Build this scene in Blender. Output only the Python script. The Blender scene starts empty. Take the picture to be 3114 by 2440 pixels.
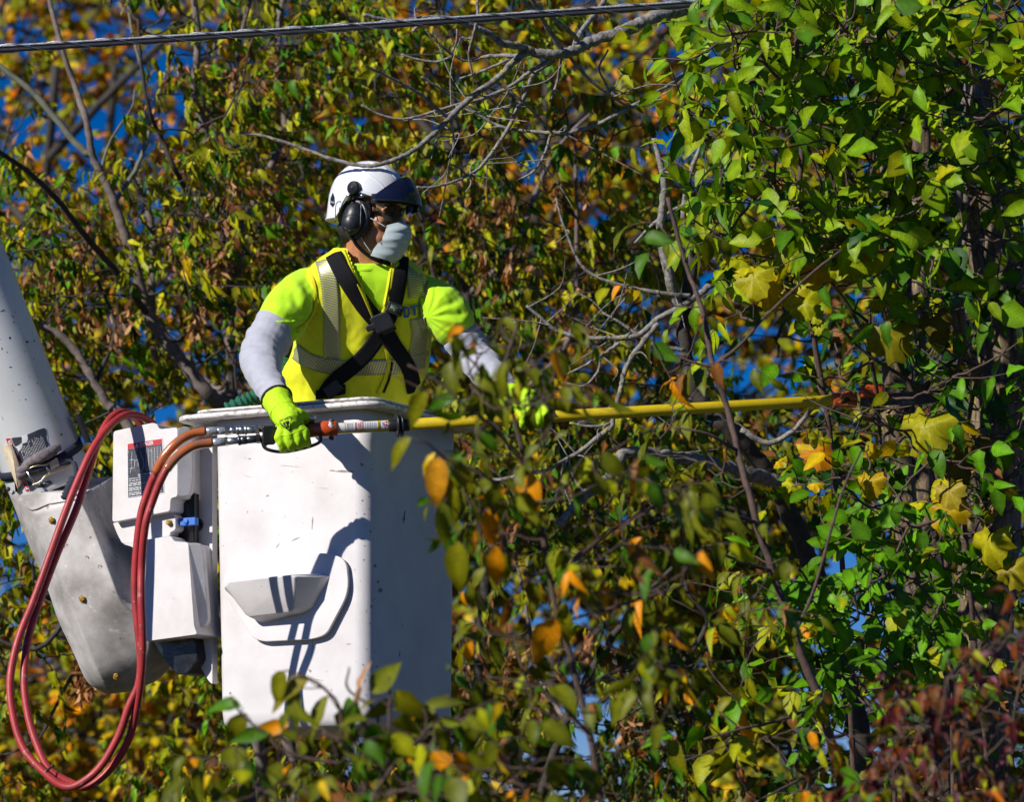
import bpy, bmesh, math, random
import numpy as np
from mathutils import Vector, Matrix, Euler, noise as mnoise
from mathutils.bvhtree import BVHTree

random.seed(7)
rng = np.random.default_rng(11)
SC = bpy.context.scene
COL = SC.collection

# ------------------------------------------------------------------ camera
PITCH = math.radians(8.5)
CAMP = np.array([0.0, -11.0, 1.7])
FPX, PCX, PCY = 10340.0, 1557.0, 1220.0          # focal length and centre in photograph pixels
cam_d = bpy.data.cameras.new('camera')
cam = bpy.data.objects.new('camera', cam_d)
COL.objects.link(cam)
cam.location = CAMP
cam.rotation_euler = (math.pi/2 + PITCH, 0, 0)
cam_d.sensor_width = 36.0
cam_d.lens = 36.0*FPX/3114.0
cam_d.clip_start = 0.1
cam_d.clip_end = 2000.0
cam_d.dof.use_dof = True
cam_d.dof.focus_distance = 10.75
cam_d.dof.aperture_fstop = 3.8
SC.camera = cam

# ------------------------------------------------------------------ sky and sun
SUN_EL, SUN_AZ = math.radians(30), math.radians(53)   # azimuth measured to the left of the line from subject to camera
SUNV = np.array([-math.sin(SUN_AZ)*math.cos(SUN_EL), -math.cos(SUN_AZ)*math.cos(SUN_EL), math.sin(SUN_EL)])
world = bpy.data.worlds.new('World')
SC.world = world
world.use_nodes = True
nt = world.node_tree
nt.nodes.clear()
wo = nt.nodes.new('ShaderNodeOutputWorld')
bg = nt.nodes.new('ShaderNodeBackground')
sk = nt.nodes.new('ShaderNodeTexSky')
sk.sky_type = 'NISHITA'
sk.sun_disc = False
sk.sun_elevation = SUN_EL
sk.sun_rotation = math.atan2(SUNV[0], SUNV[1])
sk.altitude = 2500
sk.air_density = 1.0
sk.dust_density = 0.0
sk.ozone_density = 3.5
hs = nt.nodes.new('ShaderNodeHueSaturation')
hs.inputs['Saturation'].default_value = 1.5
bg.inputs['Strength'].default_value = 0.056
nt.links.new(sk.outputs[0], hs.inputs['Color'])
tint = nt.nodes.new('ShaderNodeMix'); tint.data_type = 'RGBA'; tint.blend_type = 'MULTIPLY'
tint.inputs[0].default_value = 1.0; tint.inputs[7].default_value = (0.93, 0.86, 1.22, 1)
nt.links.new(hs.outputs[0], tint.inputs[6])
nt.links.new(tint.outputs[2], bg.inputs['Color'])
nt.links.new(bg.outputs[0], wo.inputs['Surface'])
sun_d = bpy.data.lights.new('sun', 'SUN')
sun_d.energy = 5.0
sun_d.angle = math.radians(0.5)
sun_d.color = (1.0, 0.95, 0.87)
sun = bpy.data.objects.new('sun', sun_d)
COL.objects.link(sun)
sun.location = (-20, -20, 30)
sun.rotation_euler = Vector(SUNV).to_track_quat('Z', 'Y').to_euler()

SC.view_settings.view_transform = 'Standard'
SC.view_settings.look = 'None'
SC.view_settings.gamma = 1.0
SC.view_settings.use_curve_mapping = False
SC.view_settings.exposure = 0.15
SC.render.engine = 'CYCLES'
SC.cycles.use_denoising = True
SC.cycles.max_bounces = 6
SC.cycles.diffuse_bounces = 2
SC.cycles.glossy_bounces = 3
SC.cycles.transmission_bounces = 4
SC.cycles.transparent_max_bounces = 8
SC.cycles.caustics_reflective = False
SC.cycles.caustics_refractive = False
SC.cycles.sample_clamp_indirect = 6.0

# ------------------------------------------------------------------ helpers
RT = np.array([1.0, 0, 0])
UPV = np.array([0, -math.sin(PITCH), math.cos(PITCH)])
FW = np.array([0, math.cos(PITCH), math.sin(PITCH)])

def W(px, py, d=11.0):
    """point that lies at depth d (metres along the view axis), measured off the photograph at (px, py)"""
    px, py, d = np.broadcast_arrays(np.asarray(px, float), np.asarray(py, float), np.asarray(d, float))
    return CAMP + d[..., None]*(FW + RT*((px-PCX)/FPX)[..., None] + UPV*((PCY-py)/FPX)[..., None])

def pix(P):
    v = np.asarray(P) - CAMP
    d = v @ FW
    return PCX + FPX*(v @ RT)/d, PCY - FPX*(v @ UPV)/d, d

def PTS(*t):
    a = np.array(t, float)
    return W(a[:, 0], a[:, 1], a[:, 2])

ORG = {}
def thing(name, label, cat, loc, group=None):
    o = bpy.data.objects.new(name, None)
    COL.objects.link(o)
    o.empty_display_size = 0.1
    o.location = loc
    o['label'] = label
    o['category'] = cat
    if group: o['group'] = group
    ORG[o.name] = np.asarray(loc, float)
    return o

def tag(o, label, cat, group=None):
    o['label'] = label; o['category'] = cat
    if group: o['group'] = group
    return o

def fill_mesh(me, V, faces):
    V = np.asarray(V, np.float32)
    if isinstance(faces, np.ndarray): faces = [faces]
    arrs, lists = [], []
    for f in faces:
        if isinstance(f, np.ndarray) and f.ndim == 2: arrs.append(f)
        else: lists.append(list(map(int, f)))
    sizes = [np.full(len(a), a.shape[1], np.int32) for a in arrs]
    loops = [a.astype(np.int32).ravel() for a in arrs]
    if lists:
        sizes.append(np.array([len(l) for l in lists], np.int32))
        loops.append(np.array([i for l in lists for i in l], np.int32))
    sizes = np.concatenate(sizes); loops = np.concatenate(loops)
    starts = np.concatenate([[0], np.cumsum(sizes)[:-1]]).astype(np.int32)
    me.vertices.add(len(V)); me.vertices.foreach_set('co', V.ravel())
    me.loops.add(len(loops)); me.loops.foreach_set('vertex_index', loops)
    me.polygons.add(len(sizes)); me.polygons.foreach_set('loop_start', starts)
    me.update(calc_edges=True)
    return me

def mesh(name, V, faces, mat, parent=None, smooth=True, kind=None, col=None, uv=None, bevel=0, loc=None, seg=2):
    """ONE mesh object from world-space vertices, hung under parent (its origin is the parent's, or loc)"""
    V = np.asarray(V, float)
    if parent is not None: o0 = ORG[parent.name]
    else: o0 = np.asarray(loc, float) if loc is not None else np.array([V[:, 0].mean(), V[:, 1].mean(), V[:, 2].min()])
    me = bpy.data.meshes.new(name)
    fill_mesh(me, V - o0, faces)
    if col is not None:
        a = me.color_attributes.new('col', 'FLOAT_COLOR', 'POINT')
        c = np.ones((len(V), 4), np.float32); c[:, :np.shape(col)[1]] = col
        a.data.foreach_set('color', c.ravel())
    if uv is not None:
        a = me.attributes.new('strip', 'FLOAT2', 'POINT')
        a.data.foreach_set('vector', np.asarray(uv, np.float32).ravel())
    me.polygons.foreach_set('use_smooth', np.full(len(me.polygons), smooth))
    me.validate()
    o = bpy.data.objects.new(name, me)
    COL.objects.link(o)
    if mat is not None: me.materials.append(mat)
    if parent is not None: o.parent = parent
    else: o.location = o0
    ORG[o.name] = o0
    if kind: o['kind'] = kind
    if bevel:
        bm = bmesh.new(); bm.from_mesh(me)
        bmesh.ops.remove_doubles(bm, verts=bm.verts, dist=1e-6)
        bmesh.ops.recalc_face_normals(bm, faces=bm.faces)
        bm.to_mesh(me); bm.free()
        b = o.modifiers.new('bevel', 'BEVEL'); b.width = bevel; b.segments = seg
        b.limit_method = 'ANGLE'; b.angle_limit = math.radians(28); b.harden_normals = True
        me.polygons.foreach_set('use_smooth', np.full(len(me.polygons), True))
    return o

def join(*parts):
    Vs, Fs, n = [], [], 0
    for V, F in parts:
        V = np.asarray(V, float)
        Fl = [F] if isinstance(F, np.ndarray) else F
        for f in Fl:
            Fs.append(f + n if isinstance(f, np.ndarray) else [i + n for i in f])
        Vs.append(V); n += len(V)
    return np.concatenate(Vs), Fs

def spline(pts, n=8, closed=False):
    P = np.asarray(pts, float)
    if closed: Q = np.concatenate([P[-1:], P, P[:2]])
    else: Q = np.concatenate([2*P[:1]-P[1:2], P, 2*P[-1:]-P[-2:-1]])
    out = []
    t = np.linspace(0, 1, n, endpoint=False)[:, None]
    for i in range(1, len(Q)-2):
        a, b, c, d = Q[i-1], Q[i], Q[i+1], Q[i+2]
        out.append(0.5*((2*b) + (c-a)*t + (2*a-5*b+4*c-d)*t**2 + (3*b-a-3*c+d)*t**3))
    out = np.concatenate(out)
    if not closed: out = np.concatenate([out, P[-1:]])
    return out

def frames(P):
    T = np.gradient(P, axis=0)
    T /= np.linalg.norm(T, axis=1, keepdims=True) + 1e-12
    n = np.cross(T[0], [0.13, 0.2, 1.0])
    if np.linalg.norm(n) < 1e-3: n = np.cross(T[0], [1.0, 0, 0])
    N = np.zeros_like(P)
    for i in range(len(P)):
        n = n - T[i]*(n @ T[i]); n /= np.linalg.norm(n) + 1e-12
        N[i] = n
    return T, N, np.cross(T, N)

def tube(P, r, sides=10, cap=True):
    P = np.asarray(P, float); r = np.broadcast_to(np.asarray(r, float), (len(P),))
    T, N, B = frames(P)
    a = np.linspace(0, 2*math.pi, sides, endpoint=False)
    V = P[:, None] + r[:, None, None]*(N[:, None]*np.cos(a)[None, :, None] + B[:, None]*np.sin(a)[None, :, None])
    V = V.reshape(-1, 3)
    i = np.arange(len(P)-1)[:, None]*sides; j = np.arange(sides)[None]; k = (j+1) % sides
    F = [np.stack([i+j, i+k, i+k+sides, i+j+sides], -1).reshape(-1, 4)]
    if cap:
        n = len(V)
        V = np.concatenate([V, P[:1], P[-1:]])
        j = np.arange(sides); k = (j+1) % sides
        F.append(np.stack([np.full(sides, n), k, j], -1))
        o = (len(P)-1)*sides
        F.append(np.stack([np.full(sides, n+1), o+j, o+k], -1))
    return V, F

def loft(rings, cap=True, closed=True):
    R = np.asarray(rings, float); m, s = R.shape[:2]
    V = R.reshape(-1, 3)
    i = np.arange(m-1)[:, None]*s
    j = np.arange(s if closed else s-1)[None]; k = (j+1) % s
    F = [np.stack([i+j, i+k, i+k+s, i+j+s], -1).reshape(-1, 4)]
    if cap:
        F += [list(range(s-1, -1, -1)), [(m-1)*s+q for q in range(s)]]
    return V, F

def lathe(base, axis, prof, sides=20):
    """prof: (distance along axis, radius) pairs"""
    base = np.asarray(base, float); ax = np.asarray(axis, float); ax = ax/np.linalg.norm(ax)
    n = np.cross(ax, [0.3, 0.2, 1]) if abs(ax[2]) < .9 else np.cross(ax, [1, 0, 0])
    n /= np.linalg.norm(n); b = np.cross(ax, n)
    a = np.linspace(0, 2*math.pi, sides, endpoint=False)
    ring = n*np.cos(a)[:, None] + b*np.sin(a)[:, None]
    return loft([base + ax*t + ring*max(r, 1e-5) for t, r in prof])

def ball(c, r, seg=14, rings=9, axes=None):
    c = np.asarray(c, float); r = np.broadcast_to(np.asarray(r, float), (3,))
    A = np.eye(3) if axes is None else np.asarray(axes)
    out = []
    for i in range(rings+1):
        th = math.pi*i/rings
        a = np.linspace(0, 2*math.pi, seg, endpoint=False)
        s = max(math.sin(th), 1e-3)
        L = np.stack([s*np.cos(a)*r[0], s*np.sin(a)*r[1], np.full(seg, math.cos(th)*r[2])], -1)
        out.append(c + L @ A)
    return loft(out)

def prism(poly, depth):
    """poly: (n,3) planar outline; depth: (3,) extrusion"""
    P = np.asarray(poly, float); n = len(P)
    V = np.concatenate([P, P + np.asarray(depth)])
    j = np.arange(n); k = (j+1) % n
    return V, [np.stack([j, k, k+n, j+n], -1), list(range(n-1, -1, -1)), list(range(n, 2*n))]

def box(c, hx, hy, hz, axes=None):
    A = np.eye(3) if axes is None else np.asarray(axes, float)
    s = np.array([[-1,-1,-1],[1,-1,-1],[1,1,-1],[-1,1,-1],[-1,-1,1],[1,-1,1],[1,1,1],[-1,1,1]], float)*[hx, hy, hz]
    F = np.array([[0,3,2,1],[4,5,6,7],[0,1,5,4],[1,2,6,5],[2,3,7,6],[3,0,4,7]])
    return np.asarray(c, float) + s @ A, [F]

def rrect(hx, hy, r, n=6):
    out = []
    for cx, cy, a0 in ((hx-r, hy-r, 0), (-hx+r, hy-r, 90), (-hx+r, -hy+r, 180), (hx-r, -hy+r, 270)):
        for t in np.linspace(0, 90, n):
            a = math.radians(a0+t)
            out.append((cx + r*math.cos(a), cy + r*math.sin(a)))
    return np.array(out)

def smooth_poly(pts, r=8, n=4):
    """2-D outline with its corners rounded by r (photograph pixels)"""
    P = np.asarray(pts, float); out = []
    m = len(P)
    for i in range(m):
        a, b, c = P[i-1], P[i], P[(i+1) % m]
        u, v = a-b, c-b
        lu, lv = np.linalg.norm(u), np.linalg.norm(v)
        q = min(r, lu*.45, lv*.45)
        p0, p1 = b+u/lu*q, b+v/lv*q
        for t in np.linspace(0, 1, n):
            out.append((1-t)**2*p0 + 2*t*(1-t)*b + t**2*p1)
    return np.array(out)

def remesh(parts, voxel, smooth_it=4, name='tmp'):
    V, F = join(*parts)
    me = bpy.data.meshes.new(name); fill_mesh(me, V, F)
    bm = bmesh.new(); bm.from_mesh(me)
    bmesh.ops.recalc_face_normals(bm, faces=bm.faces)
    bm.to_mesh(me); bm.free()
    o = bpy.data.objects.new(name, me); COL.objects.link(o)
    m = o.modifiers.new('r', 'REMESH'); m.mode = 'VOXEL'; m.voxel_size = voxel
    if smooth_it:
        s = o.modifiers.new('s', 'SMOOTH'); s.iterations = smooth_it; s.factor = 0.5
    dg = bpy.context.evaluated_depsgraph_get()
    e = o.evaluated_get(dg)
    r = e.to_mesh()
    n = len(r.vertices); co = np.zeros(n*3, np.float32); r.vertices.foreach_get('co', co)
    nl = len(r.loops); li = np.zeros(nl, np.int32); r.loops.foreach_get('vertex_index', li)
    npo = len(r.polygons); ls = np.zeros(npo, np.int32); lt = np.zeros(npo, np.int32)
    r.polygons.foreach_get('loop_start', ls); r.polygons.foreach_get('loop_total', lt)
    nr = np.zeros(n*3, np.float32); r.vertices.foreach_get('normal', nr)
    q = ls[lt == 4]; t3 = ls[lt == 3]
    Fs = [np.stack([li[q+i] for i in range(4)], -1)]
    if len(t3): Fs.append(np.stack([li[t3+i] for i in range(3)], -1))
    e.to_mesh_clear()
    bpy.data.objects.remove(o); bpy.data.meshes.remove(me)
    return co.reshape(-1, 3).astype(float), Fs, nr.reshape(-1, 3).astype(float)

def bvh_of(V, F):
    polys = []
    Fl = [F] if isinstance(F, np.ndarray) else F
    for f in Fl:
        if isinstance(f, np.ndarray): polys += f.tolist()
        else: polys.append(list(f))
    return BVHTree.FromPolygons([tuple(v) for v in V], polys)

def bvh_obj(*objs):
    Vs, Ps, n = [], [], 0
    dg = bpy.context.evaluated_depsgraph_get()
    for o in objs:
        e = o.evaluated_get(dg); me = e.to_mesh()
        off = Vector(ORG[o.name])
        Vs += [tuple(v.co + off) for v in me.vertices]
        Ps += [[i+n for i in p.vertices] for p in me.polygons]
        n = len(Vs); e.to_mesh_clear()
    return BVHTree.FromPolygons(Vs, Ps)

def drop(bv, px, py, off=0.002, fallback=11.0):
    """lay a point measured in the photograph on a built surface, off metres proud of it"""
    t = W(px, py, 10.0) - CAMP
    t /= np.linalg.norm(t)
    h, n, i, dist = bv.ray_cast(Vector(CAMP), Vector(t))
    if h is None:
        h, n, i, dist = bv.find_nearest(Vector(W(px, py, fallback)))
    n = np.array(n)
    if n @ t > 0: n = -n
    return np.array(h) + n*off

def quad_decal(bv, c, nx=6, ny=6, off=0.002):
    """c: four photograph corners (tl, tr, br, bl) laid on a surface"""
    c = np.asarray(c, float); V = []
    for j in range(ny+1):
        for i in range(nx+1):
            u, v = i/nx, j/ny
            p = (c[0]*(1-u)+c[1]*u)*(1-v) + (c[3]*(1-u)+c[2]*u)*v
            V.append(drop(bv, p[0], p[1], off))
    i = np.arange(nx)[None]; j = np.arange(ny)[:, None]*(nx+1)
    F = np.stack([i+j, i+j+nx+1, i+j+nx+2, i+j+1], -1).reshape(-1, 4)
    return np.array(V), [F]

_tc = {}
def text_flat(s):
    if s not in _tc:
        cu = bpy.data.curves.new('t', 'FONT'); cu.body = s; cu.resolution_u = 2; cu.offset = 0.022
        o = bpy.data.objects.new('t', cu); COL.objects.link(o)
        me = bpy.data.meshes.new_from_object(o.evaluated_get(bpy.context.evaluated_depsgraph_get()))
        V = np.array([v.co[:2] for v in me.vertices]); F = [list(p.vertices) for p in me.polygons]
        bpy.data.objects.remove(o); bpy.data.curves.remove(cu); bpy.data.meshes.remove(me)
        V -= V.min(0); V /= V.max(0)
        _tc[s] = (V, F)
    return _tc[s]

def text_decal(bv, s, c, off=0.003):
    c = np.asarray(c, float); T, F = text_flat(s)
    u, v = T[:, :1], 1-T[:, 1:]
    p = (c[0]*(1-u)+c[1]*u)*(1-v) + (c[3]*(1-u)+c[2]*u)*v
    return np.array([drop(bv, a, b, off) for a, b in p]), F

def poly_decal(bv, pts, off=0.0025, rings=3):
    """outline filled towards its centre by rings, laid on a surface"""
    P = np.asarray(pts, float); c = P.mean(0); n = len(P); V = []
    for k in range(rings):
        s = 1 - k/rings
        V += [drop(bv, *(c + (p-c)*s), off) for p in P]
    V.append(drop(bv, *c, off))
    F = []
    j = np.arange(n); k2 = (j+1) % n
    for k in range(rings-1):
        F.append(np.stack([j+k*n, k2+k*n, k2+(k+1)*n, j+(k+1)*n], -1))
    F.append(np.stack([j+(rings-1)*n, k2+(rings-1)*n, np.full(n, rings*n)], -1))
    return np.array(V), F

# ------------------------------------------------------------------ materials
def N(nt, t, **kw):
    n = nt.nodes.new(t)
    for k, v in kw.items():
        if k in n.inputs: n.inputs[k].default_value = v
        else: setattr(n, k, v)
    return n

def noise_n(nt, vec, scale, detail=5, rough=.6):
    n = N(nt, 'ShaderNodeTexNoise')
    n.inputs['Scale'].default_value = scale
    n.inputs['Detail'].default_value = detail
    n.inputs['Roughness'].default_value = rough
    nt.links.new(vec, n.inputs['Vector'])
    return n.outputs['Fac']

def ramp(nt, fac, a, b, ca=(0, 0, 0, 1), cb=(1, 1, 1, 1)):
    r = N(nt, 'ShaderNodeValToRGB')
    r.color_ramp.elements[0].position = a; r.color_ramp.elements[1].position = b
    r.color_ramp.elements[0].color = ca; r.color_ramp.elements[1].color = cb
    nt.links.new(fac, r.inputs['Fac'])
    return r.outputs['Color']

def mixc(nt, fac, a, b):
    m = N(nt, 'ShaderNodeMix', data_type='RGBA')
    for s, v in ((0, fac), (6, a), (7, b)):
        if hasattr(v, 'is_output'): nt.links.new(v, m.inputs[s])
        elif s: m.inputs[s].default_value = (*v, 1) if len(v) == 3 else v
        else: m.inputs[s].default_value = v
    return m.outputs[2]

def mat(name, col, col2=None, scale=18, lo=.42, hi=.68, rough=.5, metal=0, spec=.5, bump=0, bscale=150, coat=0,
        specks=None, speck_amt=.70, speck_scale=60, streak=None, streak_vec=(40, 40, 1.2), streak_amt=.66, sheen=0, stretch=(1, 1, 1)):
    m = bpy.data.materials.new(name); m.use_nodes = True
    nt = m.node_tree; b = nt.nodes['Principled BSDF']
    tc = N(nt, 'ShaderNodeTexCoord'); mp = N(nt, 'ShaderNodeMapping')
    mp.inputs['Scale'].default_value = stretch
    nt.links.new(tc.outputs['Object'], mp.inputs['Vector'])
    vec = mp.outputs[0]
    c2 = col2 if col2 is not None else tuple(x*.85 for x in col)
    c = mixc(nt, ramp(nt, noise_n(nt, vec, scale), lo, hi), col, c2)
    if streak is not None:
        m2 = N(nt, 'ShaderNodeMapping'); m2.inputs['Scale'].default_value = streak_vec
        m2.inputs['Rotation'].default_value = (0.05, 0.08, 0.5)
        nt.links.new(tc.outputs['Object'], m2.inputs['Vector'])
        c = mixc(nt, ramp(nt, noise_n(nt, m2.outputs[0], 1.0, 4, .7), streak_amt, streak_amt+.06), c, streak)
    if specks is not None:
        c = mixc(nt, ramp(nt, noise_n(nt, vec, speck_scale, 3, .55), speck_amt, speck_amt+.025), c, specks)
    nt.links.new(c, b.inputs['Base Color'])
    rr = ramp(nt, noise_n(nt, vec, scale*2.3), .3, .8, (rough*.8,)*3+(1,), (min(1, rough*1.25),)*3+(1,))
    nt.links.new(rr, b.inputs['Roughness'])
    b.inputs['Metallic'].default_value = metal
    b.inputs['Specular IOR Level'].default_value = spec
    b.inputs['Coat Weight'].default_value = coat
    b.inputs['Coat Roughness'].default_value = .12
    b.inputs['Sheen Weight'].default_value = sheen
    if bump:
        bu = N(nt, 'ShaderNodeBump'); bu.inputs['Strength'].default_value = min(bump, 1); bu.inputs['Distance'].default_value = .004
        nt.links.new(noise_n(nt, vec, bscale, 4), bu.inputs['Height'])
        nt.links.new(bu.outputs[0], b.inputs['Normal'])
    return m

MT = {}
MT['gelcoat'] = mat('white gelcoat', (.70, .675, .685), (.60, .57, .57), 6, .42, .72, rough=.42, bump=.08, bscale=60, specks=(.34, .27, .22), speck_amt=.715, speck_scale=38, streak=(.58, .55, .55), streak_amt=.70)
MT['lip'] = mat('worn white rim', (.74, .72, .72), (.38, .32, .29), 60, .52, .62, rough=.6, bump=.3, bscale=120)
MT['knuckle'] = mat('dirty grey fibreglass', (.60, .575, .56), (.27, .25, .235), 6, .36, .66, rough=.5, bump=.15, bscale=90, specks=(.18, .13, .09), speck_amt=.69, speck_scale=30, streak=(.72, .70, .68), streak_vec=(6, 60, 30), streak_amt=.64)
MT['cover'] = mat('off white cover panel', (.68, .655, .66), (.57, .54, .53), 9, .4, .75, rough=.45, bump=.12, bscale=80, specks=(.34, .28, .24), speck_amt=.71, speck_scale=55)
MT['flange'] = mat('panel edge greyed for shade', (.60, .59, .60), (.50, .49, .50), 12, rough=.5, bump=.15)  # darker copy of the cover colour; shade of the turned-back edge painted in
MT['boom'] = mat('glossy light grey paint', (.64, .66, .665), (.56, .58, .585), 4, rough=.24, coat=.35, specks=(.05, .05, .055), speck_amt=.745, speck_scale=22, streak=(.40, .42, .43), streak_vec=(9, 60, 9), streak_amt=.69)
MT['black_plastic'] = mat('black plastic', (.012, .012, .015), (.02, .02, .024), 30, rough=.38, bump=.05)
MT['black_web'] = mat('black webbing', (.006, .006, .009), (.010, .010, .014), 200, rough=.8, spec=.2, bump=.5, bscale=500)
MT['blue_web'] = mat('dark blue webbing', (.012, .017, .035), (.02, .026, .05), 200, rough=.8, bump=.5, bscale=500)
MT['yellow_bolt'] = mat('yellow zinc bolt', (.48, .29, .035), (.30, .17, .03), 90, rough=.42, metal=.5)
MT['dark_bolt'] = mat('rusty bolt', (.10, .08, .06), (.05, .04, .03), 90, rough=.6, metal=.5)
MT['steel'] = mat('bright steel', (.62, .63, .66), (.42, .43, .46), 60, rough=.25, metal=.95)
MT['dark_steel'] = mat('dark steel', (.10, .10, .12), (.05, .05, .06), 60, rough=.35, metal=.8)
MT['brass_steel'] = mat('zinc plated steel', (.55, .47, .30), (.35, .30, .2), 60, rough=.32, metal=.85)
MT['blue_clip'] = mat('blue plastic clip', (.02, .16, .62), (.03, .13, .45), 40, rough=.5, bump=.1)
MT['hose'] = mat('red rubber hose', (.42, .035, .038), (.27, .028, .03), 18, rough=.5, bump=.12, bscale=120, specks=(.40, .16, .15), speck_amt=.66, speck_scale=34)
MT['hose_sleeve'] = mat('clear sleeve over orange hose', (.50, .13, .03), (.26, .13, .07), 16, rough=.18, coat=.8)
MT['clear_ferrule'] = mat('clear plastic over steel ferrule', (.45, .47, .50), (.22, .23, .26), 70, rough=.12, metal=.4, coat=1)
MT['orange_paint'] = mat('chipped orange paint', (.62, .09, .008), (.45, .055, .008), 25, rough=.38, coat=.3, specks=(.09, .05, .035), speck_amt=.62, speck_scale=60)
MT['yellow_pole'] = mat('yellow fibreglass pole', (.68, .50, .012), (.58, .42, .012), 30, rough=.32, coat=.3, specks=(.3, .22, .03), speck_amt=.72, speck_scale=70)
MT['white_label'] = mat('white label', (.72, .72, .74), (.6, .6, .62), 40, rough=.35)
MT['red_label'] = mat('red label print', (.55, .012, .022), (.45, .012, .02), 60, rough=.4)
MT['navy_label'] = mat('dark label print', (.030, .034, .05), (.05, .055, .075), 40, rough=.4, specks=(.5, .5, .52), speck_amt=.70, speck_scale=70)
MT['yellow_label'] = mat('yellow label print', (.70, .55, .01), None, 40, rough=.4)
MT['black_print'] = mat('black print', (.01, .01, .014), None, 40, rough=.5)
MT['white_print'] = mat('white print', (.75, .75, .76), (.55, .55, .57), 80, rough=.5)
MT['blue_print'] = mat('blue print', (.008, .10, .50), (.01, .08, .40), 60, rough=.55)
MT['beige'] = mat('beige painted bar', (.50, .41, .28), (.36, .28, .18), 30, rough=.5)
MT['rag'] = mat('grey rag', (.22, .19, .20), (.10, .085, .09), 60, rough=.95, bump=1, bscale=300)
MT['dark_grease'] = mat('black greasy cover', (.008, .008, .009), (.02, .02, .02), 40, rough=.2, bump=.3, bscale=60)
# ------------------------------------------------------------------ ground
MT['ground'] = mat('leaf littered grass', (.045, .05, .02), (.09, .06, .025), .8, rough=.9, bump=.4, bscale=8)
gx, gy = np.meshgrid(np.linspace(-600, 600, 61), np.linspace(-600, 600, 61))
gi = np.arange(60)[None] + np.arange(60)[:, None]*61
g = mesh('ground', np.stack([gx.ravel(), gy.ravel(), np.zeros(gx.size)], -1), np.stack([gi, gi+1, gi+62, gi+61], -1).reshape(-1, 4), MT['ground'], kind='structure', loc=(0, 0, 0))

# ------------------------------------------------------------------ the lift bucket
YAW = math.radians(28.4)
E1 = np.array([-math.cos(YAW), math.sin(YAW), 0]); E2 = np.array([math.sin(YAW), math.cos(YAW), 0])
NF = np.array([-math.sin(YAW), -math.cos(YAW), 0]); ZV = np.array([0, 0, 1.0])
NC = W(1118, 1300, 10.70)                       # the corner nearest the camera
ZT = W(1130, 1216, 10.66)[2]; ZB = W(1130, 2222, 10.72)[2]
SIDE = .590

def rp(px, py, out=0.0):
    """where the sight line through a photograph point meets the plane of the bucket's sunlit face, out metres proud"""
    px, py = np.broadcast_arrays(np.asarray(px, float), np.asarray(py, float))
    t = W(px, py, 1.0) - CAMP
    s = ((NC + NF*out - CAMP) @ NF)/(t @ NF)
    return CAMP + t*s[..., None]

def RP(pts, out=0.0):
    p = np.asarray(pts, float)
    o = p[:, 2] if p.shape[1] > 2 else out
    if np.ndim(o): return np.array([rp(a, b, c) for a, b, c in p])
    return rp(p[:, 0], p[:, 1], out)

BC = NC + (E1+E2)*SIDE/2
bucket = thing('lift_bucket', 'white fibreglass lift bucket with a scuffed rim, worker standing inside', 'lift bucket', (BC[0], BC[1], ZB))
def bring(z, inset, r=.05, grow=0):
    t = (ZT-z)/(ZT-ZB)
    h = SIDE/2 - .015*t - inset
    c = BC + np.array([.012*t, 0, 0])
    R = rrect(h, h, max(r-inset*.7, .012), 7)
    p = c + R[:, :1]*E1 + R[:, 1:]*E2
    p[:, 2] = z
    return p
zs = np.linspace(ZB+.06, ZT-.004, 9)
rings = [bring(ZB, .05), bring(ZB+.004, .03), bring(ZB+.014, .012), bring(ZB+.032, .003)] + [bring(z, 0) for z in zs] + \
        [bring(ZT-.004, .009)] + [bring(z, .009) for z in zs[::-1][1:]] + [bring(ZB+.03, .02)]
V, F = loft(rings)
shell = mesh('shell', V, F, MT['gelcoat'], bucket)
# flange rims
def rim(z0, z1, over, left, inset, r=.06):
    x0, x1, y0, y1 = -over, SIDE+left, -over, SIDE+over
    hx, hy = (x1-x0)/2, (y1-y0)/2
    c = NC + E1*(x0+x1)/2 + E2*(y0+y1)/2
    def ring(z, g, rr):
        R = rrect(hx+g, hy+g, rr+g, 8); p = c + R[:, :1]*E1 + R[:, 1:]*E2; p[:, 2] = z; return p
    th = z1-z0
    outs = [ring(z0, -.05, r), ring(z0, -.006, r), ring(z0+th*.25, 0, r), ring(z0+th*.75, 0, r), ring(z1, -.006, r), ring(z1, -.05, r)]
    R = rrect(SIDE/2-inset, SIDE/2-inset, .045, 8)
    p1 = BC + R[:, :1]*E1 + R[:, 1:]*E2; p0 = p1.copy(); p1[:, 2] = z1; p0[:, 2] = z0
    return loft([p0] + outs + [p1, p0], cap=False)
V, F = rim(ZT-.020, ZT-.002, .056, .118, .004, .07)
mesh('rim', V, F, MT['lip'], bucket)
V, F = rim(ZT+.003, ZT+.012, .045, .05, .03, .06)
mesh('liner_rim', V, F, MT['lip'], bucket)
bvs = bvh_obj(shell)
r3 = random.Random(5); marks = []
def blot(x, y, w, h, a=0, n=11):
    pts = []
    for k in range(n):
        t = 2*math.pi*k/n; q = r3.uniform(.45, 1.1); u, v = w*.5*q*math.cos(t), h*.5*q*math.sin(t)
        pts.append((x+u*math.cos(a)-v*math.sin(a), y+u*math.sin(a)+v*math.cos(a)))
    return poly_decal(bvs, pts, .0006, 2)
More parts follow.
